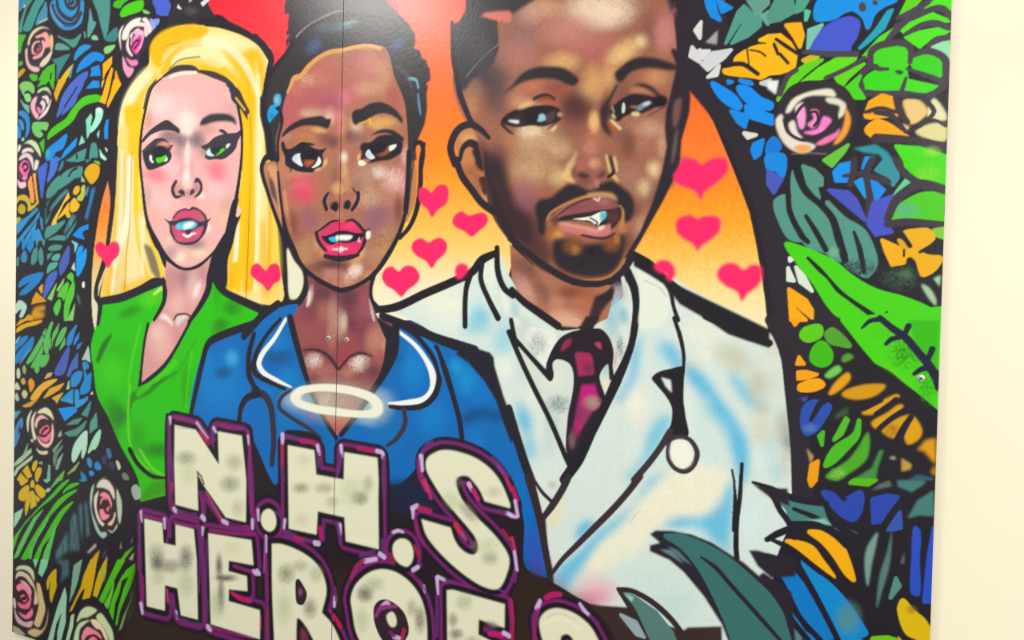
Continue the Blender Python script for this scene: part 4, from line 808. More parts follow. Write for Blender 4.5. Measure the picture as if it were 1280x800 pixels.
S('k2', '1275 20 1180 50 1090 85 1040 120 1010 220 985 330 965 420 950 490', '9 9 9 8 7 7 6 6'); S('k2', '1270 70 1245 170 1245 270 1270 330 1290 350', '6 7 8 7 6'); S('k2', '1290 370 1235 390 1205 440 1195 520', '8 8 7 6')
O(640, 400, 4)
S('k2', '-15 440 5 520 30 610 62 710 95 800', '9 11 12 12 12')
O(640, 600, 4)
S('32262c', '85 -10 118 110 146 230 170 370 195 520', '12 11 10 9 7')
# ------------------------------------------------ foliage, left side
_n = [0]
FATW = [1.1]
def L(col, s, kind='leaf', soft=0.7, **k):
    _n[0] += 1; part(kind, None, None, None, _n[0]); F(col, s, soft=0 if soft < 1 else soft, **k)
    if soft < 1: RIM(col, s, FATW[0], **k)
def Z(s, w=2.5, col=None, **k):
    S(col or 'k', s, w, **k)
T1, T2, GR, GL, BL1, BL2, IN, YE, YO, MI, CRM = '4f9088', '3f7f80', '55b43c', '8cc87c', '1f86cc', '3a7fc0', '4560b4', 'd6b23a', 'f0b02c', 'bfe4cc', 'e8e0d0'
O(16, 0, 8)
L('3f86b8', '65 0 125 0 100 60 75 110 65 100'); L(T1, '130 0 190 0 150 60 120 140 100 220 90 310 68 320 70 240 100 150 118 90'); L('4b9490', '235 0 310 0 260 90 225 180 190 270 165 305 110 300 130 210 170 120'); L('4a90ac', '330 20 340 190 300 215 232 245 260 150 300 80')
S('c8cc90', '260 225 310 205 345 190', 2, soft=1.5, a=.6)
L(GR, 'p 60 350 128 352 95 430 75 530 60 520'); L(GR, '70 620 90 615 95 640 65 655'); L('c89838', '60 730 100 690 120 705 60 770'); L(GR, '170 750 240 755 235 800 195 800'); L(GR, 'p 415 640 415 800 260 800 300 720 350 670'); Z('385 735 375 800', 2.5); L(T2, 'p 400 600 440 590 520 555 570 545 500 660 460 740 440 800 445 650')
# blue rose top
part('rose', 'blue rose at the top of the left foliage'); F('3c90c8', '405 0 700 0 715 80 705 150 690 220 640 270 570 298 500 290 440 240 390 160 370 70')
for s, w in (('440 -10 455 90 520 170 590 190 650 120 665 -10', 4.5), ('520 -10 545 60 600 85 640 40 640 -10', 4), ('560 0 580 40 610 20', 3), ('395 60 420 140 490 220 560 250 630 220 680 130', 4.5), ('600 -5 590 30 560 35', 3)): S('33303e', s, w)
S('7fb4d0', '375 60 400 130 440 200 500 260', 2, soft=1.5, a=.6); G('2f74c0', 540, 270, 90, 30, .6)
L(T1, 'p 800 0 970 0 968 140 950 300 920 390 880 250 850 120'); L('5f9a98', '770 90 785 140 800 210 830 230 800 300 755 370 750 280 765 180'); L('6fa89c', '715 320 725 350 722 375'); L('8ac0a4', '800 360 830 360 850 395 790 385'); L(T1, '450 360 520 390 600 400 680 345 660 400 610 470 540 420'); L('5f9c8c', '430 490 440 440 500 445 565 488 480 495')
L('3a8cd0', '615 600 640 510 700 455 780 462 720 510 660 560'); L('1484d8', '640 720 670 640 730 570 810 525 910 560 890 610 830 600 760 650 690 690'); L('1484d8', 'p 785 680 860 655 875 750 775 760 790 720'); L('4468c0', '620 800 690 740 750 720 720 800')
L(YO, 'p 905 640 990 570 985 640 920 740 905 790'); L('e8a83c', 'p 985 680 1000 690 980 800 940 800'); L('f0a030', 'p 1030 710 1060 800 1020 800'); L(T2, '930 400 960 340 1040 280 1030 400'); L(GL, '920 480 1020 455 970 520 925 530'); L('d8b838', '480 800 530 720 600 650 570 720 520 800'); L('4a90b4', 'p 605 640 560 760 575 780')
L(GR, '1010 60 1020 20 1080 0 1150 0 1080 75'); L('5cc838', '1075 140 1110 75 1190 30 1300 10 1290 95 1180 140 1090 165'); Z('1090 70 1130 30 1180 5', 2.5)
# pink rose upper left
part('rose', 'pink rose upper left beside the board edge'); F('332d38', '120 480 150 380 190 300 260 265 340 260 400 330 410 480 385 600 300 680 240 715 170 690 130 620')
for c, s in (('e0cfae', '150 440 165 370 210 300 290 265 370 290 300 280 220 330 175 400 165 450'), ('f0a8a0', '225 365 270 345 330 320 365 370 370 460 340 470 320 380 290 365 250 380'), ('e8c090', '375 350 400 360 400 480 380 500'), ('f0b0b4', '190 470 215 420 265 405 270 420 230 430 205 490 215 540 195 530'), ('f07890', '235 490 270 450 280 480 250 540 215 545 205 520 240 520'), ('f0a8b0', '290 400 340 440 315 500 290 560 215 590 200 570 260 545 300 480'), ('dcd0b8', '395 500 370 590 310 660 270 660 290 610 340 560'), ('e8b8b0', '125 500 145 480 150 580 180 650 265 680 255 715 190 705 140 640')): F(c, s, soft=.7)
S('332d38', '230 520 245 480 265 470 260 510 235 530', 2)
# pink rose beside the blonde hair
part('rose', 'bright pink rose touching the blonde hair'); F('2e2a34', '1060 380 1080 280 1150 190 1260 160 1290 200 1350 150 1400 200 1410 300 1360 440 1280 560 1170 780 1100 700 1095 560')
for c, s in (('ece6da', '1095 390 1110 300 1180 210 1280 175 1260 230 1180 300 1140 390'), ('e8d8dc', '1060 360 1075 290 1110 250 1080 340 1085 500'), ('f0d8e0', '1140 490 1145 400 1200 320 1190 420 1220 520 1190 560'), ('f0a0d0', '1200 400 1240 330 1290 300 1320 330 1260 360 1220 430'), ('ec50a4', '1190 480 1230 420 1290 390 1310 420 1280 500 1230 540'), ('f088b8', '1130 570 1180 600 1240 600 1250 640 1190 655'), ('f4a0c0', '1100 560 1120 600 1150 660 1210 690 1160 770 1110 690')): F(c, s, soft=.7)
O(140, 0, 8)
for c, s in (('f0e4e0', '200 260 260 220 330 230 370 240 390 290 350 350 330 320 330 270 270 260'), ('f0b8d4', '210 330 260 280 310 330 320 400 290 470 240 520 300 420 290 350'), ('ec50a4', '190 440 240 380 290 360 290 420 240 480 200 500'), ('f4d0d8', '330 250 380 270 370 330 330 370'), ('f0e8dc','300 190 340 175 380 230 400 300 375 330 365 260')): F(c, s, soft=.7)
S('2e2a34', '200 470 230 420 270 400 260 440 220 490', 2.5); S('2e2a34', '180 380 180 470 240 560 300 480 330 380', 3)
L('9aa0e0', 'p 380 190 410 200 435 270 405 300 390 230'); L('7f98e0', '420 200 470 195 460 240 430 250')
L('4a60c8', '410 0 580 0 585 100 560 150 450 140 440 90'); Z('580 -5 600 60 575 140', 3); L(GL, '310 100 340 110 375 130 330 130')
L('e8e8e8', 'p 660 50 690 90 655 75'); L('e0e0e0', 'p 890 30 930 0 980 -10 910 60'); L('b0b4b8', 'p 770 -10 800 0 775 20')
G('5c5858', 790, 110, 110, 60, .5, g=.25)
O(16, 100, 8)
L('86c470', '70 60 100 25 170 25 210 70 205 130 160 100 120 110 110 150 90 110'); L('9ad088', '120 150 160 140 180 190 160 215 130 200'); L('6fb49c', 'p 80 200 110 240 160 260 160 330 110 270'); L(GR, 'p 250 65 290 0 360 0 330 40 300 40'); L(GR, 'p 365 0 410 0 405 90 380 40'); L('d8a838', 'p 460 0 530 0 470 110 435 205 415 140'); L('e8c070', 'p 895 20 912 0 890 70')
L('4a68c0', '620 0 710 0 690 80 650 150 620 230 560 290 490 350 530 270 620 120 640 90 580 150 480 330 440 370 460 290 500 160'); Z('640 70 580 170 520 260', 2)
L('1f8cd8', 'p 740 80 800 10 860 15 865 70'); L(YO, 'p 940 0 980 0 960 100 925 235 860 210 900 150'); L(YO, 'p 1010 0 1060 0 1080 45 1020 140 950 270 945 240 980 130'); L('58c034', '350 590 360 530 430 460 530 390 590 300 640 240 700 180 780 155 860 155 885 185 850 210 790 225 720 250 660 300 610 390 550 450 450 520 380 570')
part('rose', 'small pink rose with a mint outer petal'); F('332d38', '175 230 220 140 260 90 330 65 385 110 390 220 350 320 290 380 240 400 190 340')
for c, s in (('f0b0c0', '180 240 210 180 245 165 225 250 230 310 260 350 240 385 195 320'), ('b8dca0', '245 115 290 80 350 75 385 150 350 110 300 100 260 125'), ('f0d8dc', '290 170 340 155 365 200 350 240 330 190'), ('f080b8', '240 270 270 280 290 330 260 325'), ('f4dcd0', '385 190 370 260 330 340 250 395 300 330 350 260'), ('e8d8e0', '275 230 300 200 325 230 320 280 290 320 300 260')): F(c, s, soft=.7)
L('8ad8b8', 'p 735 400 780 340 790 370 775 450 790 480 745 580'); L('a8e4cc', '835 290 870 282 900 310 880 400 830 480 780 520 790 470 830 370'); G('e8f0ee', 865, 305, 36, 36, .8); L('1f88d8', 'p 935 405 955 400 945 590 920 580 915 490'); L('9ad0cc', 'p 845 540 865 510 855 575')
L('3a88c0', '60 330 90 310 140 340 165 400 160 520 125 575 140 470 120 390'); L('3a94dc', '60 400 90 410 110 470 100 500 70 440'); L('3a88c8', '50 460 75 500 75 570 50 575'); L('78c470', '195 470 210 430 280 425 350 435 335 500 300 490 270 500 300 550 260 570 210 530'); L(GR, 'p 270 630 315 590 305 720')
L('2f88d8', '330 780 345 700 440 620 540 545 500 680 430 720 390 790 340 800'); G('58b8a0', 350, 740, 40, 60, .7); L('1f90e0', 'p 480 790 520 710 640 580 625 660 520 760'); L('8ad0b8', 'p 665 645 690 560 718 620'); L(T1, 'p 555 800 645 730 735 690 710 800'); Z('640 750 640 800', 3); L(T1, '770 790 790 640 830 640 845 770 800 770'); L(MI, 'p 870 700 890 740 935 790 925 800 880 770'); L(MI, 'p 925 680 945 700 940 715'); L('3a78c8', 'p 390 800 430 770 480 790 470 800'); L('9ad8cc', '90 590 105 580 110 600 95 605')
part('rose', 'pink rose half way up the left edge'); F('332d38', '45 690 70 640 140 590 220 600 270 690 280 760 260 900 200 1000 130 1020 60 980 45 900')
for c, s in (('c8e4b4', '110 640 170 600 230 620 270 690 280 765 240 710 190 650 140 630'), ('f0dcd8', '90 730 110 690 180 680 210 720 150 710 110 730'), ('ecd0d8', '60 800 90 750 150 730 200 780 205 900 180 820 140 770 90 790'), ('e8e8e0', '50 720 60 650 80 650 75 690'), ('f070a0', '80 830 120 800 160 830 165 900 120 960 80 930 65 890'), ('f090b8', '65 880 75 950 130 960 150 930 130 1000 70 960'), ('f4ccd8', '45 990 75 1020 130 1020 125 1070 70 1075'), ('e0e0d8', '230 800 260 810 240 890 215 900')): F(c, s, soft=.7)
S('332d38', '100 870 110 840 140 840 150 880 120 910', 3); S('332d38', '60 820 55 900 90 970', 3); S('332d38','110 900 140 900', 2.5)
O(16, 200, 8)
L('4468c4', '340 30 330 140 310 260 290 380 265 200 255 100 290 60'); L('4a70cc', '385 0 445 0 440 80 400 160 345 220 370 100'); L(T1, '345 380 345 310 400 220 470 160 450 250 435 320'); L(T1, '450 290 480 170 560 100 690 70 680 160 620 180 540 240'); Z('560 160 590 110 640 80', 2.5); L(T2, '460 110 490 20 505 10 500 60'); L('4f8c98', 'p 540 0 700 0 650 15 560 10'); L(T2,'p 730 0 770 0 740 25')
L('d8a83c', '720 125 760 60 820 40 865 80 850 170 790 235 745 190'); L('8fc060', 'p 815 10 860 20 870 45 840 25'); L('a8b890', 'p 690 165 720 215 685 210')
L('f0a064', '155 230 185 165 200 250 210 420 185 420 170 320'); L('e8a858', 'p 205 140 225 135 235 280 255 420 225 430 215 300'); Z('195 180 210 280 230 420', 2)
L('c8b04c', '35 400 60 365 120 355 165 400 180 490 155 510 150 440 110 400 60 400 45 430', kind='flower'); L('b8a844', '60 470 90 445 125 480 110 530 70 530 55 500', kind='flower'); L('b8b050', 'p 35 590 60 575 80 590 35 640', kind='flower'); L('c8b860', 'p 175 470 255 430 180 500')
L('e0b040', '605 320 625 275 660 265 665 300 640 340 615 340', kind='flower'); L('b8c058', '690 270 715 255 720 290 695 400 645 395 650 370 680 340', kind='flower'); L('e8b848', '575 440 615 385 650 430 665 450 640 500 585 515', kind='flower'); L('e8c458', 'p 555 330 565 375 510 430 440 580 430 650 390 650 400 610 470 490', kind='flower'); L('e8b848', 'p 560 430 560 520 575 570 545 570 525 530 450 590 510 500', kind='flower')
L('3a78b8', 'p 790 290 825 270 790 430 765 510 750 590 720 580 760 440', soft=2); L('5a9ab0', '715 350 760 260 740 350', soft=1.5); L(T2, 'p 400 330 440 300 340 430 330 600 390 510 340 640 325 640 325 500', soft=1.2); L('4a8890', 'p 540 290 460 360 380 470 370 520 470 400 560 310', soft=1.5); L('3f7880', 'p 590 540 640 560 560 690 520 740 510 720', soft=1.5); L('4a8a90', 'p 650 600 600 700 540 790 520 780 600 660', soft=1.5)
for s in ('p 40 700 100 610 180 560 250 480 250 500 160 590 80 700 40 740', 'p 60 790 140 690 220 600 265 520 260 570 200 640 130 740 90 800 45 800', 'p 120 800 180 700 235 620 225 680 180 760 160 800', 'p 180 800 220 690 240 720 235 800', 'p 245 800 245 690 265 700 300 800', 'p 275 570 295 600 300 700 285 680', 'p 60 700 40 690 40 640 160 560 230 480'): L('3f90cc', s)
L(T1, '325 780 340 680 420 650 520 610 470 680 400 740'); L(T1, 'p 360 795 440 760 520 760 520 800'); L('1f88dc', 'p 605 750 670 680 755 645 750 690 710 700 690 740 715 790 640 770'); L('4a9098', 'p 560 640 600 590 580 660')
O(16, 300, 8)
for s in ('p 40 0 80 0 45 70 35 60', 'p 95 0 155 0 110 90 95 90', 'p 165 0 210 0 205 60 170 120 140 70'): L('2f88c8', s)
for s in ('p 230 0 260 0 240 60', 'p 290 0 320 0 310 60', '185 190 210 100 240 80 240 190 210 240 190 240', '260 120 280 80 300 130 300 230 280 250 260 180', 'p 40 190 60 170 55 260 40 250'): L('4f8c8c', s)
L('3a88b8', '85 170 115 110 140 160 130 215 95 215'); L(T1, '355 90 400 55 490 60 470 90 400 105'); L(T1, 'p 345 150 395 130 350 195'); L('62a8a0', '390 190 430 145 470 150 450 200'); L('5aa898', '345 330 350 280 380 235 445 230 425 275 370 310'); L('4860b0', '480 350 465 310 475 220 560 60 560 200 535 270'); L('4868c0', '310 570 310 520 350 370 430 310 440 350 400 440 340 540 325 575')
L('1f98e4', '640 350 640 130 670 65 700 70 680 150 675 190 700 130 735 90 720 230 660 355'); L('7fc8e0', 'p 590 10 650 40 620 120 620 50'); L('b8e0dc', 'p 590 280 615 230 620 305'); L('e8f0e8', '695 460 700 425 715 425 710 475')
L('2f80c4', '60 470 70 420 130 370 300 330 260 420 200 480 130 535 70 545 100 500 200 400 120 440'); L('e8a840', 'p 290 450 300 450 290 535 260 485'); L('d89838', 'p 235 525 330 610 240 625 190 640 200 590', kind='flower'); L('d09838', '220 680 320 660 315 700 250 710 320 740 280 780 190 780', kind='flower', soft=2.5); L('d8a038', 'p 110 800 155 750 200 770 195 800'); L('b8d8c8', '30 660 60 610 100 620 135 665 100 760 70 770 90 690 60 700 30 730')
for s in ('545 370 580 330 605 360 600 420 580 400', 'p 440 500 510 390 505 430 455 510', 'p 350 585 435 440 390 600', '450 560 500 470 550 425 555 460 510 600 490 570', '520 640 560 500 610 420 610 540 570 660 540 800 515 800', '410 690 440 620 470 600 475 660 440 750', 'p 545 800 600 690 620 640 600 800'): L('62c650' if s[0] != 'p' else '8cc878', s)
L('6a8a80', 'p 640 540 660 560 680 650 660 620', soft=2)
O(16, 400, 8)
L('e0ac40', '35 120 50 80 100 50 200 20 290 10 240 40 130 70 60 110'); L('e0a838', 'p 40 50 80 0 130 0 100 20')
L('2f80c4', '25 310 40 240 90 180 150 165 100 240 60 270'); L('2f80c4', '30 430 35 350 120 250 205 170 190 280 130 350 70 410'); L('8ab0b8', 'p 25 230 40 200 70 165 40 230', soft=.8); L('5a98a8', 'p 170 270 150 330 70 440 100 390')
for s in ('p 135 425 300 150 310 200 240 330 190 410 150 440', '315 200 380 30 400 20 370 150 350 330 320 320', 'p 400 140 460 40 450 110 400 210 390 270', '430 260 440 200 490 100 535 75 510 160 460 240', 'p 300 130 330 90 320 150', '265 430 280 370 360 350 340 430 290 470', 'p 180 470 300 250 300 310 240 480', 'p 240 500 270 380 260 510 240 530', 'p 480 260 520 180 520 240 470 300', 'p 360 210 380 180 375 290', 'p 230 430 220 510 245 530'): L('66b864', s)
for s in ('540 250 560 150 640 50 620 110 580 240', 'p 610 250 620 190 665 130 655 190', 'p 640 290 650 250 690 230 660 280'): L('3a84c8', s)
L('4a60b4', '420 540 450 450 560 270 545 430 500 540'); L('4a66bc', 'p 540 560 580 440 650 330 645 480 600 490 570 560'); L('a8c8c0', 'p 755 265 775 420 730 390 695 395')
L('3a88c8', '585 660 590 570 640 520 690 520 680 590 630 660'); L('3a88c8', '700 430 730 420 760 470 720 500 740 560 720 600 715 520'); L('2f88c8', '680 740 690 650 780 530 775 660 760 710'); L('3a90d0', 'p 480 800 520 760 590 700 600 700 600 800'); L('3a90d0', 'p 620 700 655 700 665 770 640 800 620 800'); L('3a90d0', 'p 690 800 750 765 745 800'); L('c8d8b8', 'p 780 740 795 720 800 740')
L('e0b050', '180 790 240 690 330 620 440 595 390 640 300 710 240 790'); L('e0a848', 'p 310 780 370 690 510 635 470 690 390 740'); L('d8a848', 'p 395 780 500 730 455 800 420 800'); L('c8b070', 'p 320 585 350 535 390 530 380 560'); L('b8d0a0', 'p 540 690 560 610 565 680', soft=.6)
for c, s in (('c8d8b8', '40 520 55 485 70 520 65 580 45 570'), ('9aa870', '100 480 115 455 130 500 120 535 105 520'), ('c8a860', '85 600 105 585 125 620 110 640 90 630'), ('e0983c', '160 610 185 590 215 640 180 715 165 670'), ('c8d8c0', '20 680 40 630 70 690 40 690'), ('ccc890', '95 730 115 705 145 740 120 780 100 760'), ('b8c0a8', '25 760 40 735 60 800 35 800')): L(c, s, kind='petal')
O(16, 500, 8)
L('c8a050', 'p 100 60 200 10 240 0 180 60 130 70'); L('d8b058', 'p 425 0 455 0 440 30'); L('4898d0', 'p 480 0 600 0 600 35'); L('4898d0', 'p 622 0 740 0 700 40 630 85'); L('1f90e0', 'p 460 90 610 70 640 110 520 205'); L('5a9ab8', 'p 15 120 75 115 20 190'); L('4a88b8', '15 340 40 250 90 180 95 270 60 290 70 340 30 450 12 470'); Z('70 270 60 330', 2)
part('rose', 'pink rose with cream rings under the yellow leaves'); F('35292c', '140 200 180 110 250 80 320 70 400 120 430 220 430 340 400 440 330 490 250 470 190 400 150 320')
for c, s in (('e4dcc0', '145 290 145 180 190 100 165 200 155 320'), ('ece0cc', '190 290 190 180 235 115 210 200 215 300 235 380 215 400'), ('f0b4bc', '220 250 240 180 290 150 350 190 340 220 300 190 260 210 245 280'), ('e8e0c0', '250 130 270 100 330 75 380 110 410 200 370 160 310 130'), ('f07088', '265 320 300 270 350 250 370 290 340 340 290 350'), ('f08098', '255 360 300 370 380 300 385 360 340 420 300 410'), ('f0ccc8', '395 230 410 320 395 420 340 475 270 430 240 360 300 430 360 430 385 370'), ('d8d8b8', '235 480 280 510 350 510 340 540 270 535')): F(c, s, soft=.7)
S('35292c', '290 330 320 290 345 280', 3); S('35292c', '250 270 270 220 320 200 360 230 375 290', 3); S('35292c','270 350 320 360 375 310', 2.5)
L(T1, 'p 690 145 780 15 770 80 745 165'); L('5a8a84', 'p 545 245 600 205 690 180 650 235'); L('5a8c80', 'p 520 330 640 290 735 210 710 280 640 355 560 360'); L('5f9a8c', 'p 770 330 775 230 835 130 845 270'); L('b8e0cc', '590 580 620 440 735 310 735 480 700 580 690 570 690 480 660 540 610 620'); L('a8dcbc', '755 530 770 470 820 360 875 300 860 420 820 490 800 490')
for c, s in (('7a9c88', 'p 400 500 490 400 460 450 410 530'), ('6f8878', '405 600 420 540 500 460 440 560 420 660'), ('8aa890', 'p 430 690 450 600 500 540 480 600 450 690'), ('a8c8a8', 'p 15 640 60 590 180 490 185 520 80 620 15 660'), ('8ca890', 'p 100 560 150 440 140 500'), ('b8ccac', 'p 15 740 40 680 195 560 190 590 60 690 20 760'), ('90a88c', 'p 455 350 480 310 490 350 460 370'), ('d8d8b0', 'p 180 400 200 400 195 420'), ('90b068', 'p 550 740 665 620 620 700'), ('78b058', 'p 430 800 515 710 490 800'), ('80b098', 'p 340 800 360 650 375 660 370 800')): L(c, s)
for c, s in (('d8b040', 'p 100 710 145 655 190 760 150 780'), ('d8b440', '195 680 215 620 240 610 235 660 210 710'), ('d8ac3c', '225 770 235 710 260 680 285 690 270 760 235 800'), ('d8b040', 'p 45 790 80 735 130 790 130 800 45 800'), ('90b060', 'p 260 630 295 620 290 640')): L(c, s, kind='petal')
for c, s in (('4a88c0', '745 590 770 585 790 640 780 675 755 650'), ('3a88c8', '820 650 845 620 880 670 870 695 830 690'), ('3a90d8', '765 725 790 710 810 740 780 755'), ('48709c', '940 490 965 490 985 560 965 585 945 540'), ('3a80b0', 'p 680 715 730 760 735 800 690 800'), ('c8ccb0', '1035 610 1055 620 1075 670 1060 695 1045 660'), ('7a7870', '1095 740 1130 735 1160 790 1110 790'), ('b8b8a8', '880 790 920 780 940 800 880 800'), ('3a3a5c', '890 580 930 560 930 630 900 630'), ('3a3450', '960 650 990 620 1020 660 1000 695')): L(c, s)
O(16, 600, 8)
for s in ('70 0 150 0 130 25 85 50', '65 190 75 110 150 55 160 90 120 200', '125 300 130 220 175 110 165 230 130 350', 'p 190 110 210 120 235 250 180 285 180 200', '225 80 245 50 320 110 320 150 290 175 250 140', 'p 220 150 270 190 245 220', '180 30 200 5 215 40 210 70 185 70', 'p 230 0 255 0 240 15'): L('d8b440' if s[0] != 'p' else 'd0b848', s, kind='petal')
for c, s in (('a8d8b0', 'p 15 420 20 340 100 290 75 370 15 470'), ('8ac8a0', 'p 310 0 370 0 340 25'), ('a0d0b0', 'p 330 110 350 85 380 90 350 120'), ('68b868', 'p 440 0 470 0 380 80 420 20')): L(c, s)
for s in ('490 40 560 0 450 120 380 190 290 260 200 350 130 420 50 560 5 690 10 590 70 500 170 380 280 260 400 140', '500 130 570 50 660 35 600 70 540 100', 'p 300 300 230 400 170 520 110 640 50 760 15 780 60 660 130 520 210 380', '640 100 540 180 450 270 370 360 340 420 260 530 190 640 170 700 150 780 90 790 110 740 170 630 260 480 370 320 440 220 540 140', 'p 350 380 320 460 250 570 200 680 180 790 165 780 170 710 240 570', '600 220 500 350 440 460 370 570 300 660 250 800 215 800 250 700 310 590 400 430 500 290', 'p 430 460 420 520 380 680 355 800 295 800 320 710 370 600'): L('58bc3a' if s[0] != 'p' else '6cc06c', s)
part('rose', 'pale pink rose left of the lettering'); F('35292c', '770 260 780 80 840 0 950 -20 1030 60 1090 160 1090 300 1050 460 1000 530 900 580 830 500 790 400')
for c, s in (('d8d8c8', '840 70 880 0 945 0 1000 70 1020 190 970 110 900 75'), ('f0d0c8', '950 30 1010 90 1015 190 980 120'), ('b8ccb8', '1040 90 1085 200 1090 330 1070 440 1050 350'), ('a8c8bc', '775 240 785 90 815 40 800 140 790 300 840 440 880 520 930 520 940 550 900 580 830 490'), ('e8dcc8', '815 250 820 160 860 110 845 180 840 290 880 400 915 440 900 460 850 400'), ('f090a4', '870 150 910 120 960 150 990 220 985 280 960 200 910 170'), ('f08098', '880 250 880 200 910 170 950 220 905 215'), ('f090a4', '870 300 900 290 930 340 970 350 930 395 890 390'), ('f08098', '950 270 965 260 955 310 935 300'), ('f0c8b8', '1020 320 1030 350 990 450 950 440 1000 390'), ('c8d0b8', '950 495 1000 510 1045 440 1040 480 990 525')): F(c, s, soft=.7)
S('35292c', '890 250 910 210 940 220 940 260 910 275', 3)
L('9ab0a0', '1190 90 1220 50 1270 110 1265 180 1220 190'); L('3a8aa0', 'p 670 0 740 0 700 15')
for s in ('p 580 420 610 330 640 350 665 700 570 700', 'p 480 640 550 510 560 700 430 800 435 720', 'p 660 270 690 230 700 420 690 620', 'p 720 230 740 220 770 540 740 570'): L('54808a', s, soft=2.5, a=.75)
for s in ('600 400 610 560 600 700', '640 400 630 560 640 720', '540 530 550 700 540 790', '500 640 500 790', '700 300 710 500 690 650', '570 480 575 640 570 790'): Z(s, 1.6, '33282c', a=.7)
for c, s in (('d0c8b8', 'p 740 730 830 635 835 660 770 720'), ('d8a838', 'p 785 800 830 740 870 700 845 800'), ('66b02c', 'p 1075 800 1130 720 1215 660 1150 750 1110 800'), ('8a7870', 'p 890 790 945 670 920 740'), ('8a7c74', 'p 1070 690 1080 610 1095 680'), ('8a7060', 'p 1180 630 1200 560 1195 620'), ('a8a878', 'p 1160 790 1215 720 1200 800'), ('90807c', 'p 920 800 945 750 950 800')): L(c, s, soft=1)
O(16, 700, 8)
for c, s in (('80d0a0', 'p 205 0 250 0 225 70'), ('88d0a4', 'p 285 0 350 0 340 60 290 165 258 130')): L(c, s)
L('c8aa30', '340 240 360 170 430 95 430 200 435 260 400 370 385 420 370 330 385 200 365 240 350 295'); L('d0a830', 'p 780 0 840 0 815 160 790 290 770 370 700 390 730 270 690 300 640 390 590 500 570 510 610 430 680 280 710 160'); L('c8ac34', 'p 920 10 940 0 930 120 880 260 840 370 805 350 830 230 860 130'); G('8ab060', 905, 130, 36, 110, .7); L('80a890', 'p 610 60 690 0 650 200 610 320 570 410 590 250'); L('50767c', 'p 430 0 560 0 560 150 510 180 480 230 500 60', soft=2.5, a=.7)
L('a0ccb0', 'p 520 280 535 350 525 620 480 800 445 800 450 720 490 540 480 530 430 640 400 800 355 800 400 640 450 470'); L('b8d4a8', 'p 585 560 610 545 600 660 560 800 535 800 565 680')
for s in ('p 1050 0 1120 0 1030 160 950 330 900 430 865 400 920 280', '970 340 1010 220 990 350 950 480 920 440', 'p 1070 210 1100 150 1060 330 1020 430 1000 590 965 510 1010 350', 'p 1220 40 1220 110 1180 250 1130 360 1070 500 1040 650 1030 640 1060 470 1110 290 1170 150 1090 200 1130 110'): L('5cb82c' if s[0] == 'p' else '78b850', s)
L('8ab080', 'p 1190 390 1140 500 1090 670 1065 700 1110 560'); L('6a6470', 'p 1180 330 1210 300 1180 420', soft=2); L('506060', 'p 1215 440 1225 560 1150 600', soft=2); L('d0a832', 'p 1245 655 1260 750 1190 800 1110 800 1150 740'); L('c8b060', 'p 1080 750 1140 690 1130 720')
part('rose', 'large pink rose at the lower left corner'); F('35292c', '5 300 20 120 60 60 140 45 210 100 250 220 330 480 360 560 340 680 280 760 200 770 100 740 10 640')
for c, s in (('d0d8b0', '30 100 60 60 150 60 205 110 215 210 170 130 100 90'), ('e0c8b0', '30 190 50 120 110 120 180 180 240 330 250 430 215 440 220 300 170 230 120 170 60 160'), ('f090a4', '35 270 60 240 100 235 150 270 180 350 180 420 150 340 100 290 60 310'), ('f0b8c0', '75 205 120 215 180 290 185 350 150 270 90 225'), ('f07088', '60 350 100 320 140 360 140 400 110 420 90 380 70 400'), ('f07090', '50 420 60 460 110 500 165 490 180 450 170 400 130 440 90 440'), ('f080a0', '60 520 130 550 190 480 200 540 160 585 110 580'), ('d8b0b8', '15 480 50 560 120 620 200 610 180 670 110 660 40 610'), ('d8c090', '240 230 270 240 310 400 325 490 300 590 260 670 215 640 230 580 260 450'), ('d0b888', '150 720 210 685 290 700 340 610 355 480 345 620 290 730 220 765'), ('e8c0c8', '5 380 25 390 30 480 10 470')): F(c, s, soft=.7)
S('2c2024', '70 400 65 350 100 325 130 345 125 380 95 385', 3.5); S('35292c', '40 470 90 500 160 500 185 460', 3)
L('b0a898', 'p 5 660 60 690 120 745 5 720', soft=.8)
part('rose', 'pale green and pink rose at the bottom beside the lettering'); F('35292c', '560 900 620 700 660 560 740 450 840 470 940 580 1010 720 1030 900 600 900')
for c, s in (('ccdcac', '640 620 680 510 750 465 840 495 830 520 750 570 690 580'), ('c8dcb0', '835 570 880 530 950 620 1000 720 1010 900 970 800 920 690'), ('c8dcb4', '610 900 620 740 670 630 770 600 720 640 670 700 650 900'), ('f0d8b8', '780 600 840 600 920 700 960 820 930 800 880 700 830 680'), ('f090a0', '690 760 740 670 800 690 870 740 890 790 820 740 740 760 700 820'), ('f08098', '760 800 800 765 840 790 860 900 740 900')): F(c, s, soft=.7)
O(0, 600, 4)
for c, s in (('c8aa38', 'p 600 790 650 740 690 725 695 775 660 800'), ('58a828', 'p 730 790 770 765 780 745 820 760 815 800 730 800'), ('d0b040', 'p 605 770 640 745 620 780'), ('7a746c', 'p 870 740 960 770 1000 800 870 800'), ('3a443c', 'p 640 640 680 690 640 720')): L(c, s, soft=1)
part('leaf', None, None, None, 9000); F('4a7a28', 'p 700 80 760 10 780 0 840 0 835 65 700 105', soft=3, a=.6); L('a0b09c', '660 55 680 25 700 50 700 90 675 85')
O(0, 400, 4)
for s in ('650 800 720 850 800 860',): pass
FATW[0] = 4.4
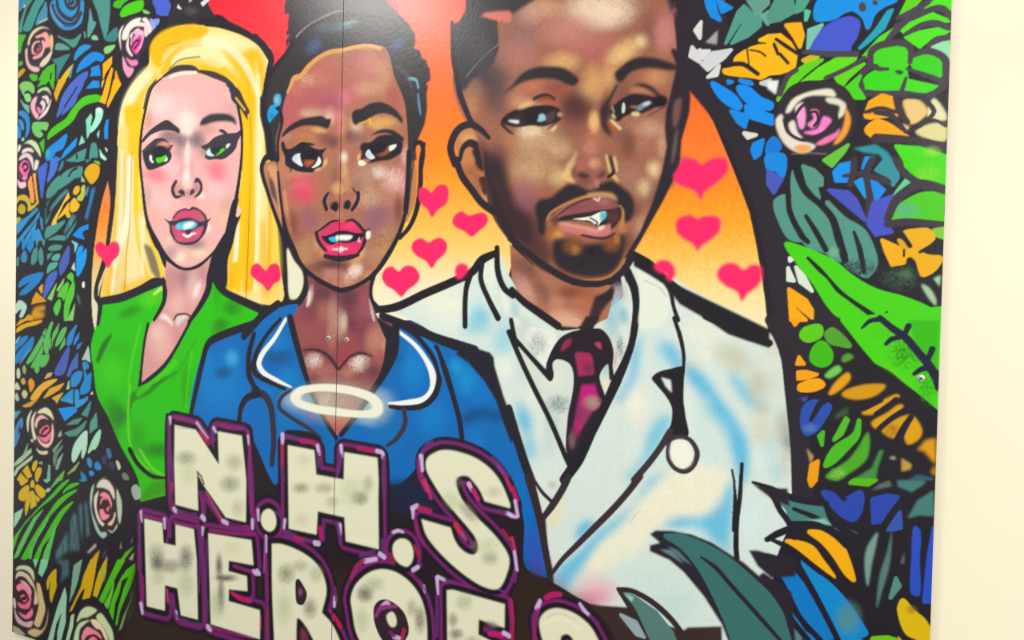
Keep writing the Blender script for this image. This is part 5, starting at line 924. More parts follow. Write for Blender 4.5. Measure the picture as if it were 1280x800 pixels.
# ------------------------------------------------ black border of the arch and foliage, right side
part('arch_border', 'black border between the sky and the foliage')
O(0, 0, 1)
F('2a242c', '840 60 860 110 872 125 892 150 908 175 922 208 935 235 946 270 955 310 961 350 966 390 968 420 1010 470 1060 420 1000 330 960 220 930 150 890 100', soft=.8)
S('2a242c', '963 400 985 440 992 490 1000 560 1003 620', '14 22 22 24 26')
part('portrait', DO, 'outline')
O(640, 200, 4)
F('k', 'p 600 450 700 505 800 608 960 686 1140 772 1290 845 1290 940 1180 905 1080 870 980 800 840 720 760 620 690 575 610 530', soft=.8)
O(640, 0, 4)
def L2(col, s, **k): L(col, s, **k)
L('2a8ce0', 'p 970 0 1010 0 1020 60 1040 100 1000 80 980 40'); L('2a8ce0', 'p 1030 0 1060 20 1095 40 1050 60'); L('5a988a', 'p 1130 60 1160 30 1200 70 1245 60 1240 130 1180 180 1100 215 1170 100 1140 110 1070 215'); L('d8dcd8', 'p 915 150 945 110 940 190'); L('a8a0a8', 'p 970 210 1030 150 1025 220', soft=1); L('d8d4d8', 'p 900 235 920 260 940 250 940 310 890 280'); L('d8dcdc', 'p 955 255 985 255 955 290'); L('d0d4d8', 'p 950 320 1000 265 1095 250 1060 290 980 350', soft=.8); L('d8ddd8', 'p 980 385 1035 330 1025 375'); L('6a9a90', 'p 1180 0 1280 0 1280 20 1225 70'); L('70a498', 'p 1250 80 1280 60 1280 120')
L('f4b824', '1115 300 1200 240 1280 230 1330 260 1300 350 1240 390 1180 350'); L('f0b428', '1060 350 1090 340 1150 345 1240 385 1180 380 1070 365'); L('f4c030', 'p 1240 200 1280 180 1280 205')
S('k', '1175 240 1185 330', 2); S('k', '1060 330 1150 320 1230 370', '6 6 5'); S('3a2c10', '1190 250 1240 260 1290 300', 2.5, g=.5)
L('2a8ce8', '1000 415 1050 440 1110 480 1145 530 1130 545 1050 495'); L('2a8ce8', '1130 435 1180 440 1240 490 1300 520 1290 545 1210 530 1150 480'); L('2a8ce8', 'p 1170 530 1300 580 1300 620 1200 590 1170 570'); L('2a88e0', 'p 1095 555 1180 580 1165 635 1130 610'); L('dcdcd8', 'p 1160 665 1220 675 1180 690'); L('2a88e0', 'p 1210 720 1255 700 1240 770 1215 790 1200 750'); L('2a88e0', 'p 1140 400 1190 410 1200 420 1150 410'); L('2a88e0', 'p 1080 405 1100 410 1085 415'); L('c8ccd0', 'p 1245 415 1290 400 1290 430')
O(960, 0, 4)
L('5a9484', 'p 40 0 120 0 130 60 60 100 10 110 0 80'); L('58a084', 'p 150 0 200 0 170 50 140 60'); L('2a90e0', '260 0 440 -10 560 -20 640 0 580 30 530 70 500 140 480 90 430 50 380 60 330 90 240 95'); F('4a4048', '455 30 470 8 490 20 490 50 465 55'); F('4a4048', '525 0 550 5 545 25 528 20'); L('4858c8', '220 270 240 200 300 130 400 90 450 110 440 180 410 230 400 262 330 255'); L('7fc0b0', 'p 205 150 270 125 220 200 200 240'); L('38a0b8', 'p 540 150 600 60 620 50 580 140 500 210 460 240'); L('60c8a0', 'p 190 55 205 60 190 100', soft=.5)
L('6cd030', 'p 700 0 760 0 720 40 665 70'); L('64e01c', 'p 850 0 920 0 920 80 880 50 800 30 760 40'); L('64e01c', 'p 660 140 700 100 800 60 870 90 910 105 820 110 740 130 680 160'); L('64e01c', 'p 690 185 760 160 870 140 910 150 860 180 800 200 760 235'); L('a0dcb0', 'p 825 235 900 205 910 300 880 260'); L('64d828', 'p 480 280 560 190 640 140 600 190 560 210 500 280')
for s in ('650 90 720 60 800 10', '640 130 720 90 860 40 930 100', '690 170 760 130 830 115 910 140', '590 210 640 150 720 80', '800 230 840 200 910 185'): S('48404a', s, '6 9 8')
L('58d410', '530 300 550 260 600 245 690 240 700 290 690 330 640 345 580 335'); L('50d010', '720 310 760 280 830 280 885 330 870 375 800 380 740 345'); L('52d414', '475 430 500 380 580 345 660 350 690 360 680 440 600 455 520 450'); L('5cd810', 'p 690 400 850 435 780 460 690 455'); S('463c46', '510 330 520 250 600 215 690 220 715 250 710 310', '8 8 9 9 8 6'); S('463c46', '720 280 800 255 880 290 890 350 880 410 820 385 700 345', '6 9 9 9 9 6 4'); S('463c46', '520 330 560 345 600 345', '7 6 4'); S('463c46', '470 440 460 390 500 340 540 330', '7 8 7 6'); S('463c46', '460 460 560 470 680 470 800 480 880 430', '8 9 9 9 8'); S('463c46', '690 390 670 450', '4 6'); F('463c46', '635 355 655 347 680 360 660 372')
L('f0b028', 'p 90 125 160 120 175 180 160 235 130 180'); L('f4b828', 'p 0 180 60 175 110 215 140 270 130 340 60 365 0 370'); for_ = ('40 195 90 230 150 270', '30 220 50 270', '60 270 100 315'); 
for s in for_: S('k', s, '4 5 4')
L('e8f0e8', 'p 0 405 55 400 40 470 0 440', soft=1.5); L('6cd030', 'p 60 470 150 350 210 310 270 300 180 370 110 440 50 500'); L('70d838', 'p 160 420 260 340 350 290 440 280 420 330 320 380 230 400'); L('c8b848', 'p 175 300 220 280 250 285 190 310'); L('70d040', 'p 340 390 480 320 400 390 370 430'); L('5cd034', 'p 380 450 460 380 440 430 480 490 440 490'); S('48404a', '180 260 300 270 440 270', '5 8 8'); S('48404a', '60 470 100 380 140 350', 7); S('48404a','290 390 400 340 480 290', 6)
part('rose', 'pink and cream rose high on the right'); F('2e262e', '35 590 60 500 130 420 260 400 380 430 440 520 440 620 380 720 260 780 120 750 60 690')
for c, s in (('e8e4d0', '90 560 120 500 170 470 240 450 320 445 340 480 270 475 200 480 150 510 110 560'), ('e0e0cc', '345 490 390 520 380 570 350 590 360 530 300 510 290 490'), ('e8dcd0', '40 600 70 570 90 640 130 690 200 710 240 730 180 765 110 740 60 680'), ('e8a04c', '390 540 415 590 400 660 360 710 330 720 370 650 385 600'), ('e8a868', '130 740 170 720 220 735 180 765'), ('f0a0d0', '150 580 180 530 190 580 180 640 160 640'), ('f090c8', '215 550 250 550 250 600 230 640 200 620 230 590'), ('f088c8', '250 640 280 580 320 600 290 640 270 670 210 670 180 660'), ('ec80b0', '240 720 280 690 340 660 360 640 350 680 280 720'), ('e8e0d8', '105 620 130 600 150 660 175 690 130 680'), ('f0d8e0', '140 530 180 510 160 550 150 590')): F(c, s, soft=.8)
S('2e262e', '200 600 210 565 240 560 250 600 230 630', 3.5); S('2e262e', '130 590 170 530 230 500 300 530 340 590 300 650 220 690', '4 4 5 5 6 5 4'); S('2e262e', '80 600 100 660 170 700 250 690', 4)
L('f0a828', 'p 485 575 510 510 570 475 620 490 645 540 560 530 500 560'); L('f0a828', 'p 490 585 560 555 645 575 600 580 510 590'); L('f0a828', '490 650 540 605 600 620 660 660 700 690 620 690 540 690'); L('e8c888', '680 500 760 500 800 560 720 620 690 560', soft=1.5); L('e8c898', 'p 650 610 710 630 690 660', soft=1.5); L('e8e0b8', '800 580 830 490 890 560 890 600', soft=2); L('e0d8a0', '740 660 800 620 890 620 890 700 830 700', soft=2); S('3a3038', '790 500 830 560 760 630 720 650', '6 6 5 3', g=.4); S('3a3038', '760 620 830 600 890 630', 4, g=.4); S('3a3038', '640 490 660 560 700 610', '8 8 6'); S('3a3038', '540 560 620 580 690 660', '7 7 5'); S('3a3038', '490 560 560 540 640 560', 5); S('3a3038', '700 480 790 490', 6); S('3a3038', '540 690 700 700 890 740', '12 10 14')
L('2878d0', '0 720 30 690 60 740 0 770'); L('3a90a0', 'p 430 740 540 720 600 760 640 820 600 830 560 770 480 760', soft=1.5); L('5cd81c', 'p 640 730 760 740 890 780 890 930 830 920 760 880 700 830'); G('a0e070', 820, 760, 60, 40, .6); L('70c050', 'p 280 800 400 725 380 760 320 830'); S('88848c', '120 770 200 765 290 770', 2, a=.5)
O(960, 200, 4)
L('5cd41c', 'p 680 -20 890 0 890 130 800 110 730 70 690 30'); G('8adc60', 800, 70, 90, 60, .6, g=.25)
L('2a88dc', '-5 -20 80 -20 75 80 40 50 0 40'); L('4a58b8', 'p 0 55 70 95 30 165 0 120'); L('2a90e8', 'p 330 60 360 25 425 10 405 105 340 105'); L('2a90e0', 'p 475 40 490 -10 525 -10 500 55'); L('40909c', 'p 540 50 590 -10 640 20 650 90 625 125 610 85'); L('3098dc', 'p 440 110 470 95 490 120 490 185'); L('3088e0', 'p 510 90 580 150 540 200 525 150'); L('70c890', 'p 690 100 730 120 640 180 620 200 650 150')
S('3a323c', '430 0 425 60 410 120', 8); S('3a323c', '520 0 490 60 500 130 510 200 500 300', '9 8 8 9 8'); S('3a323c', '460 70 540 90 600 110', 8); S('3a323c', '380 80 440 70 500 60', 5)
L('4a54b8', 'p 305 150 400 160 440 200 485 300 400 230'); L('4a54c0', 'p 525 215 620 180 640 185 590 250 580 310 620 360 540 375 500 320')
L('5a9488', '35 210 85 180 100 240 120 320 165 400 110 390 65 320'); L('5a9486', '120 160 130 55 170 130 210 190 280 250 340 340 370 500 330 490 290 460 200 430 150 350 125 260'); L('5a9486', 'p 175 30 230 50 270 90 270 125 240 130 255 190 200 120'); L('5a9488', '295 210 380 290 475 350 520 430 540 520 500 580 460 570 390 520 410 480 380 400 360 330')
S('k', '135 10 150 80 190 160 260 220 320 290 350 380 385 500', '8 8 8 8 9 10 9'); S('k', '100 150 110 260 170 380 200 410', '7 7 8 6'); S('k', '190 280 240 360 290 450', '5 7 7'); S('k', '430 360 460 450 480 560', '4 7 6'); G('2c2630', 450, 540, 130, 60, .7, g=.25)
G('9ac8a0', 330, 460, 40, 40, .4); L('5cc83c', '620 290 660 230 750 175 830 165 885 180 880 310 780 305 700 290'); G('68a898', 690, 250, 90, 60, .7, g=.25); S('3a323c', '600 290 640 200 700 150 760 120 890 150', '10 11 12 13 12'); S('3a323c', '600 320 700 310 890 325', '10 10 9'); S('3a323c', '640 0 670 50 730 100 800 130', '9 9 9 8')
L('e8b01c', '680 365 740 350 800 350 830 380 800 430 760 460 800 480 865 490 830 550 770 575 745 500 710 480 690 490 690 440 715 430', kind='flower'); L('ecb01c', 'p 570 400 660 440 685 480 680 515 620 525 590 460', kind='flower'); L('d8a828', 'p 655 400 700 430 680 450', kind='flower', soft=.6); S('k', '670 370 710 430', 6); S('k', '760 460 820 430 860 400', '4 7 9'); S('k', '710 500 740 570', 8); S('k', '680 450 680 480', 3)
L('88c850', 'p 830 350 890 340 880 390 850 380'); G('3a5a48', 660, 590, 120, 80, .6, g=.35); L('5a7a50', 'p 640 570 710 540 720 600', soft=3, a=.6); L('a8c8a8', '770 620 810 640 840 690 840 725 800 680', soft=2); L('a8d0a8', 'p 830 590 865 575 860 630', soft=1)
L('5cd010', '90 420 130 425 250 470 330 510 430 590 540 650 680 690 800 740 870 800 890 1100 700 940 540 850 440 800 340 770 220 600 140 500'); S('k', '200 490 260 550 300 590 350 650 400 690 500 760 560 800 640 840', '4 6 4 6 5 7 8 9'); S('k', '560 800 595 760', '6 3')
L('f4ac20', 'p 105 645 190 700 220 750 220 790 160 740 135 715 130 740 190 800 115 800'); L('dceadc', 'p 100 540 130 605 100 600'); L('d8e8d4', 'p 140 535 180 580 220 655 160 610'); L('e8e8e8', 'p 108 490 118 500 110 505')
O(960, 400, 4)
L('5cd010', 'p 370 0 860 -60 860 100 850 440 780 380 690 310 620 250 540 210 480 140'); L('86c80c', 'p 540 205 620 245 690 305 740 350 700 320 640 270', soft=3, a=.8)
G('3f8a28', 690, 170, 110, 90, .7, g=.4); G('3f9a30', 800, 330, 60, 110, .6, g=.4); G('60b040', 570, 60, 80, 50, .4, g=.3)
S('1d1c38', '560 -10 620 40 690 90 750 160 800 220 850 290', '8 9 10 10 11 12'); S('1d1c38', '470 40 510 5 570 -5', '3 6 7'); S('1d1c38', '590 120 620 95 680 85', '5 7 6'); S('1d1c38', '680 80 700 30', '6 7'); S('1d1c38', '730 270 770 245 820 240', '5 8 7'); S('1d1c38', '790 210 820 150', '6 8'); S('1d1c38', '820 250 850 340', '5 8'); L('4ab838', 'p 700 0 860 0 850 250 800 180 740 110', soft=1); S('1d1c38', '620 40 690 90 750 160 800 220 850 300', '9 10 10 11 12'); S('1d1c38', '680 80 705 28', '6 7'); S('1d1c38', '795 210 822 145', '6 8')
L('f0a428', 'p 120 0 155 0 135 25'); L('6cc83c', '165 70 190 40 260 30 265 75 210 105 175 95'); L('5aa040', '290 70 320 45 360 70 410 130 360 125 310 110'); L('50b820', '215 190 230 140 270 110 315 160 310 210 270 230 230 215'); L('5a9a40', '370 190 400 165 430 185 380 210', soft=1.5); L('78c860', '285 275 350 225 370 250 310 290', soft=1)
L('f0a428', 'p 145 220 155 185 180 220'); L('f0a428', 'p 150 295 150 260 190 258 245 272 200 290'); L('f0a830', '158 350 160 325 250 300 278 325 230 350'); L('e0a030', '305 375 330 320 400 260 415 290 360 350', soft=1); L('d09a34', '370 370 400 345 500 320 590 325 550 370 470 395 400 390', soft=1.5); L('d8a030', '470 465 560 410 640 370 660 380 580 430 530 470', soft=1); L('d8a030', '520 510 600 460 660 420 680 430 640 470 540 540', soft=1); L('d8a030', '570 550 630 500 720 475 770 540 760 590 700 620 670 560 630 590', soft=1); G('8a6020', 620, 550, 60, 50, .6); S('1f1c2c', '540 470 610 420 640 395', 6); S('1f1c2c', '560 540 620 490 700 440', 7); S('1f1c2c', '650 600 680 540 715 485', '10 9 7'); S('1f1c2c', '480 440 560 400', 8)
L('3050a8', '170 520 180 440 230 405 310 430 270 510 240 550 190 570'); G('6a90c8', 210, 540, 50, 30, .5); S('1f1c2c', '215 500 260 420 300 390', '5 8 9'); L('4a50a0', 'p 160 390 200 380 190 410', soft=1)
L('58b840', '285 730 330 640 430 570 455 500 450 580 400 640 330 710', soft=.8); L('60b840', 'p 330 600 390 490 400 500 370 570', soft=.8); L('58b840', 'p 255 580 275 560 270 625'); L('58a83c', '290 780 400 700 450 640 500 560 510 620 490 700 400 770 340 800', soft=1); G('98c868', 350, 770, 50, 40, .6, g=.3); L('4a8a4c', 'p 420 800 520 740 560 650 580 650 550 740 540 800', soft=1.5); L('4a6a48', 'p 330 480 400 430 400 470 350 490', soft=3, a=.6)
L('e8a028', 'p 205 800 215 725 250 705 240 800'); L('c8a070', 'p 195 640 230 680 215 720', soft=2, a=.8); L('d89c28', 'p 790 600 840 590 840 780 820 760 840 720 780 650 750 650', soft=2.5); L('b89a50', 'p 670 690 720 720 715 745 670 755', soft=1); L('a8a890', '610 690 630 680 640 695', soft=1); L('3a5a68', 'p 700 800 750 770 830 790 830 800', soft=2)
O(960, 600, 4)
L('60b820', 'p 410 15 430 0 540 0 500 25'); L('5a6a64', 'p 560 20 610 0 620 30 520 50', soft=1.5); L('4a7a78', 'p 650 30 650 0 790 0 780 20 720 60', soft=1); L('4a7c78', 'p 700 190 750 100 830 50 830 180 760 175', soft=1); L('e0a030', 'p 205 0 240 0 215 30')
L('2f48a8', '275 60 330 70 380 95 465 60 465 150 430 200 380 185 320 130'); L('2f48a8', 'p 520 95 600 75 650 85 600 150 560 210 525 215'); L('3858a8', 'p 600 250 660 160 665 240 620 250')
S('1f1c2c', '345 60 380 95', 6); L('4c7e7c', '40 90 130 100 200 130 280 120 340 220 440 270 370 250 300 220 230 210 130 215 90 140', soft=.8); S('k', '130 145 220 180 320 230', '5 7 7'); L('8ac0b0', 'p 130 210 280 190 330 225 200 215', soft=1.5)
L('f0b028', '205 258 290 265 350 300 380 340 430 500 390 470 330 380 270 310'); L('f0b028', '92 308 150 310 220 335 270 400 330 485 250 420 170 370')
L('1a78c0', 'p 10 405 110 440 190 540 240 610 270 680 320 790 280 800 200 740 130 660 60 520'); L('2a88c8', '160 410 230 460 320 530 400 620 480 740 490 770 370 800 340 740 260 590 200 500'); G('5a8c88', 400, 690, 90, 110, .85); L('2a80c0', 'p 15 520 30 515 100 640 180 760 240 800 190 800 90 690'); L('5a8484', '0 580 60 640 130 720 170 800 80 800 0 700', soft=1); G('c8d4d4', 60, 700, 40, 60, .7)
S('1f1a28', '20 430 90 560 160 690 260 800', '8 9 8 8'); S('1f1a28', '140 410 220 550 290 680 350 800', '9 9 8 8'); S('1f1a28', '-10 560 70 640 150 740 200 800', 8); S('3a2826', '-10 720 60 800', 7); S('1f1a28', '0 380 110 410 150 410', '7 8 8')
L('7a9c94', '485 410 500 330 550 260 540 330 520 420 500 530', soft=1.2); L('5a7a78', '545 640 560 480 600 350 620 260 610 420 570 560', soft=1.5); L('5a8c84', 'p 612 590 640 490 660 530'); L('5a7470', 'p 665 410 685 360 680 420', soft=1.5); L('3050b8', '722 560 725 400 735 240 755 260 750 400 752 570'); L('3050c0', 'p 780 610 800 400 828 240 825 610'); L('d8b820', '655 650 675 600 720 650 780 700 805 750 800 800 740 790 690 760'); G('a07838', 715, 650, 40, 30, .7); L('78c028', 'p 525 790 600 785 650 800 520 800')
S('1f1a28', '-75 12 10 42 130 92 210 108 290 118', '4 8 9 9 8'); S('1f1a28', '-10 40 30 90 60 150 105 215 130 290', '6 8 8 8 6'); S('1f1a28', '-5 298 50 268 120 240', '7 9 9'); S('1f1a28', '20 300 90 330 150 370 250 450 340 510', '5 8 8 8 6'); S('1f1a28', '120 220 240 225 330 270 390 330', '8 9 9 7'); S('1f1a28', '290 130 330 215 440 280', '7 8 7')
# foreground leaves over the white coat
part('leaf_ground', 'black leaf outlines over the hem of the white coat')
O(640, 600, 4)
F('3a2a2a', 'p 60 440 200 510 300 600 440 625 580 635 760 720 860 750 880 735 1050 730 1060 1000 60 1000', soft=1)
L('5a7a78', 'p 560 565 620 590 720 660 800 760 870 960 780 960 640 700'); S('33282c', '530 545 600 555 700 610 790 690 870 790', '5 7 8 8 7'); S('33282c', '535 550 600 650 650 760 680 820', '6 9 10 9'); L('9aa8b0', 'p 545 675 620 710 660 785 620 770', soft=.8); L('9ad0c8', 'p 560 565 610 585 600 610', soft=1.5)
part('leaf_ground', 'black leaf outlines over the hem of the white coat')
F('28222c', 'p 690 270 720 250 800 252 900 270 1000 310 1100 375 1160 410 1240 480 1240 470 1260 460 1400 560 1440 1060 1180 1060 1050 720 960 580 860 460 790 400 690 355 690 325 740 312', soft=.8)
L('406e6c', '765 280 850 280 960 320 1080 390 1200 490 1300 590 1360 700 1420 1050 1190 1050 1080 740 1000 560 920 420 840 330'); S('28222c', '945 385 1020 440 1090 520 1180 620 1260 710 1340 800', '3 6 6 6 6 5'); L('708088', 'p 740 345 800 350 860 420 800 380', soft=1.5); L('58787c', 'p 780 330 830 350 900 425 840 390', soft=1.5)
part('leaf_ground', 'black leaf outlines over the hem of the white coat')
F('28222c', 'p 1205 22 1230 28 1310 40 1380 40 1390 130 1310 100', soft=.8); F('28222c', 'p 1185 350 1230 350 1300 370 1420 400 1420 480 1300 490 1230 430', soft=.8)
# ------------------------------------------------ hearts
def H(label, s, soft=1.0, col='f2386c'):
    part('heart', label); F(col, s, soft=soft)
O(0, 200, 4)
H('pink heart at the blonde hair by the orange sliver', '537 430 510 408 485 415 476 440 490 475 520 505 540 540 565 505 590 480 600 445 590 412 560 408')
H('pink heart low on the blonde hair beside the nurse', '1330 550 1290 515 1260 530 1255 570 1280 600 1315 625 1340 655 1370 620 1400 600 1404 560 1390 520 1355 520')
O(320, 200, 4)
H('pink heart beside the nurse ear', '880 160 850 138 820 140 815 180 825 215 860 250 880 285 910 250 950 220 965 175 955 128 920 122 895 140')
H('wide pink heart nearest the doctor ear', '1065 275 1030 255 995 275 982 310 1000 335 1040 355 1080 383 1110 360 1150 325 1162 290 1140 262 1105 265')
H('pink heart in the middle of the gap between nurse and doctor', '865 410 830 390 790 405 778 440 800 475 850 505 880 540 905 505 950 460 955 415 925 388 890 395')
H('pink heart lowest beside the nurse jaw', '715 555 680 530 645 545 630 585 650 625 690 650 728 683 760 650 805 615 820 580 800 540 765 525 735 535')
H('blurred pink heart half hidden behind the white shoulder', '995 545 1020 515 1050 520 1065 540 1030 590 1005 590', soft=2.2)
O(640, 200, 4)
H('largest pink heart at the top of the orange sky', '950 20 920 -5 860 -8 830 40 808 85 830 120 880 140 920 160 945 200 965 160 1030 110 1070 70 1085 30 1070 -10 1000 -8', soft=2)
H('pink heart in the middle of the orange sky', '930 290 900 275 850 280 820 310 825 360 860 395 905 420 930 455 950 430 1000 395 1040 350 1045 300 1020 278 960 278', soft=2)
H('pink heart low in the sky at the black border', '1160 545 1120 515 1070 515 1030 550 1030 590 1070 630 1125 660 1150 705 1180 670 1230 630 1252 590 1245 530 1200 520', soft=2)
H('small blurred pink heart at the collar of the white coat', '710 530 740 500 780 500 812 530 818 570 795 605 775 590 770 570 735 560', soft=2.2)
# ------------------------------------------------ lettering
part('lettering_ground', 'black and plum ground around the lettering')
O(0, 0, 1)
F('241b22', '207 516! 236 519 262 537! 266 527! 312 530 318 552! 345 606 352 545! 360 537 398 545 405 575 418 590! 424 552! 480 560 486 570 488 606! 500 604 520 585 535 558 556 550 585 552 615 570 640 600 655 650 655 700 665 718 690 727 720 745 740 757 770 800 790 880 760 920 600 900 420 850 150 806 168 760 170 700 170 652! 212 630 206 560')
F('32251f', 'p 170 700 330 690 480 720 560 760 640 700 690 727 740 757 770 840 500 860 150 806', soft=14, a=.85)
F('1c2440', 'p 485 600 530 600 580 680 520 640 490 640', soft=8, a=.8)
def LET(label, *shapes):
    part('letter', label)
    for s in shapes: F('e6e5cc', s, soft=.8)
def rim(col, s, w=3, soft=2.0, a=.85): S(col, s, w, soft=soft, a=a)
P1, P2, P3 = '8a2a6c', '63336e', 'd9bde8'
LT = {
    0: ((0, 600, 4), 'p 874 -276 980 -252 1096 -76 1090 -244 1210 -222 1232 0 1230 210 1130 186 1015 20 985 -42 992 152 878 122 872 -80'),
    1: ((320, 600, 4), '63 143 90 160 102 200 95 240 70 257 40 240 25 200 35 160'),
    2: ((320, 600, 4), 'p 160 -175 292 -150 302 -28 440 -3 443 -140 608 -112 614 0 612 100 615 345 450 305 443 185 310 155 303 272 165 242 162 0'),
    3: ((320, 600, 4), '738 292 770 310 788 360 780 410 755 432 715 415 690 380 685 330 705 300'),
    4: ((320, 600, 4), '850 -80 858 -110 880 -130 930 -150 1000 -145 1100 -110 1180 -50 1230 20 1272 120! 1272 140! 1145 105! 1120 50 1090 10 1060 -20 1020 -20 1003 0 1010 50 1040 110 1110 190 1190 270 1250 350 1268 400 1258 460 1222 535 1180 545 1100 512 990 430 900 340 850 270 828 195! 975 238! 985 275 1010 325 1050 362 1090 372 1112 345 1100 290 1060 235 1000 165 930 80 885 10 858 -40'),
    5: ((0, 600, 4), 'p 722 192 812 214 818 315 880 328 878 222 970 245 984 400 990 697 905 675 888 540 825 525 825 652 735 630 728 400'),
    6: ((0, 600, 4), 'p 1042 265 1258 300 1268 425 1145 402 1142 455 1235 480 1238 555 1145 545 1143 605 1300 650 1300 795 1055 720'),
    7: ((320, 600, 4), '80 318! 130 320 210 350 280 395 325 450 350 520 352 570 335 640 330 662! 370 705 400 755 470 925! 340 905! 262 750 222 695 205 690! 202 780 205 880! 95 860! 82 560'),
    8: ((320, 600, 4), '480 640 475 590 495 530 540 480 590 452 640 445 700 460 760 500 810 560 840 630 855 720 850 860 800 950 720 975 640 940 560 860 505 770'),
    9: ((320, 600, 4), 'p 955 550 985 548 1245 620 1243 738 1115 695 1112 772 1250 840 1250 960 1118 930 1118 1010 1270 1050 1270 1160 962 1090'),
    10: ((640, 600, 4), '138 725 145 685 180 650 230 640 290 655 350 690 400 740 448 830! 320 850! 305 795 280 770 250 778 245 810 275 860 350 930 420 1010 440 1090 400 1150 320 1160 220 1110 160 1030 140 960! 260 980! 290 1030 330 1030 320 990 240 910 160 810'),
}
for w, c, sf in ((30, '1c161e', 2.0), (23, '481e4e', 3.5), (20.5, '74286a', 3.0), (13, '1c161e', 2.0)):
    for o, s in LT.values():
        O(*o); RIM(c, s, w, soft=sf)
O(0, 400, 4)
rim(P2, '845 490 850 620 858 720 868 860', '5 4 4 4'); rim(P3, '850 488 852 520', '4 2'); rim(P1, '880 488 930 498 980 515', '5 5 4'); rim('c0305c', '1000 560 1030 600 1045 620', '3 4 2'); rim(P3, '985 515 1010 550 1040 590', '4 3 2', a=.7); rim(P2, '1070 600 1065 545 1090 525', '4 5 4'); rim(P1, '1100 530 1150 540 1210 545', '3 4 3'); rim(P3, '1068 540 1080 560', '4 3'); rim(P1, '1240 560 1248 640 1245 740 1250 860 1255 960', '4 4 4 4 4'); rim(P3, '1240 580 1243 620', '3 2')
O(0, 600, 4)
rim('b02a5c', '858 20 865 100 870 140', '4 3 4'); rim(P3, '870 145 880 155', 5); rim(P2, '890 160 930 155 980 170', '4 3 3'); rim(P1, '1000 60 1010 130 1015 190', '3 3 4'); rim(P3, '1012 185 1020 195', 6); rim('b04878', '1030 60 1070 130 1110 200', '3 4 4'); rim(P3, '1115 205 1135 215', 5); rim(P3, '1262 200 1262 240', 4); rim(P1, '1262 60 1265 180', 3); rim(P1, '1140 200 1210 225 1250 240', 4)
rim(P3, '705 160 708 205', '4 3'); rim(P2, '700 200 700 320 705 420', '3 3 3'); rim(P1, '715 175 770 190 815 200', '4 4 4'); rim(P3, '822 195 824 240', '4 3'); rim(P2, '800 300 830 320 840 280', 3); rim(P1, '870 210 930 225 1000 235', '4 4 3'); rim(P3, '1014 240 1012 275', '4 2'); rim(P2, '990 240 1000 400 995 560', '4 3 2'); rim(P1, '712 480 715 560 712 640', '3 4 4'); rim(P3, '705 620 712 665', '5 4'); rim(P2, '725 665 770 680', 4); rim(P3, '880 660 885 690', '4 3'); rim('b84a80', '835 550 840 610', 3); rim(P2, '865 600 880 680 940 710', '3 4 3'); rim(P2, '905 700 960 715 1000 720', 3)
rim('c02a6c', '1160 565 1200 590 1250 605', '4 6 5'); rim(P1, '1170 430 1230 450 1275 460', '4 4 4'); rim(P3, '1268 455 1280 470', 4); rim(P1, '1050 250 1150 265 1270 275', '4 4 3'); rim(P2, '1035 300 1030 500 1035 700', '3 3 3'); rim(P3, '1040 735 1050 745', 6); rim(P1, '1060 740 1150 765 1270 790', '4 4 3'); rim(P1, '690 330 690 450', 2)
O(320, 400, 4)
rim(P3, '133 575 132 615', '6 4'); rim(P2, '150 580 200 592 240 605', '5 5 4'); rim('b0285a', '225 605 270 610 300 620', '5 5 4'); rim(P3, '308 630 315 670', '5 4'); rim(P2, '310 670 312 730', 4); rim('b0285a', '132 630 132 730', '4 4'); rim(P2, '128 730 140 800', 3); rim(P3, '425 630 430 680', '5 4'); rim(P2, '425 680 420 720 405 780', '5 5 4'); rim('b0285a', '510 640 560 650 600 660', '5 5 4'); rim(P3, '605 655 632 665 635 690', '5 5 4'); rim(P2, '640 690 635 800 640 900', '5 4 3'); rim(P3, '825 680 830 750', '6 5'); rim(P2, '830 660 860 620 880 610', '5 5 4'); rim(P1, '810 700 820 780 850 850', '5 6 5'); rim('c0386c', '845 800 860 850 875 890', 4); rim(P2, '1180 690 1220 730 1260 780', '4 5 4'); rim('8a3a8a', '1210 730 1240 770', 4)
O(320, 600, 4)
rim(P3, '10 150 12 200', '4 3'); rim(P2, '100 160 130 190 130 230', '4 5 4'); rim(P3, '145 200 140 240', '4 3'); rim(P2, '150 255 200 280', 4); rim('b02a5c', '200 290 240 300', 5); rim(P2, '240 300 290 310', 4); rim(P3, '295 315 312 318', 6); rim('b02a5c', '320 240 325 290', 5); rim(P2, '335 260 340 300', 3); rim(P3, '420 225 422 270', '5 4'); rim(P2, '405 220 425 300', 5); rim(P3, '50 280 52 360', '3 2'); rim('9a5a9a', '45 300 40 460', 2); rim(P3, '5 455 15 468', 5); rim('b02a5c', '20 680 20 740', 4); rim(P1, '55 400 60 600', 2); rim('7a3a3a', '60 640 58 780', 3)
rim(P3, '620 370 640 385', 6); rim(P2, '630 300 632 350', 4); rim(P3, '545 405 600 395', '6 5'); rim('9a3060', '540 400 500 440 475 490', '5 6 4'); rim(P2, '520 380 590 355', 4); rim(P3, '685 262 710 253 735 260', '4 4 3'); rim(P2, '680 270 660 300', 3); rim('b02a48', '795 330 812 380', 4); rim('9a2a40', '672 370 690 415', 4); rim(P3, '785 450 810 435', 5); rim(P2, '810 400 830 430', 3); rim(P3, '780 140 805 130', '5 6'); rim(P3, '785 150 785 190', '5 3'); rim('b02a5c', '815 140 870 155', 6); rim(P1, '795 200 805 260 840 330', '4 4 3'); rim('c0386c', '840 10 860 50', 6)
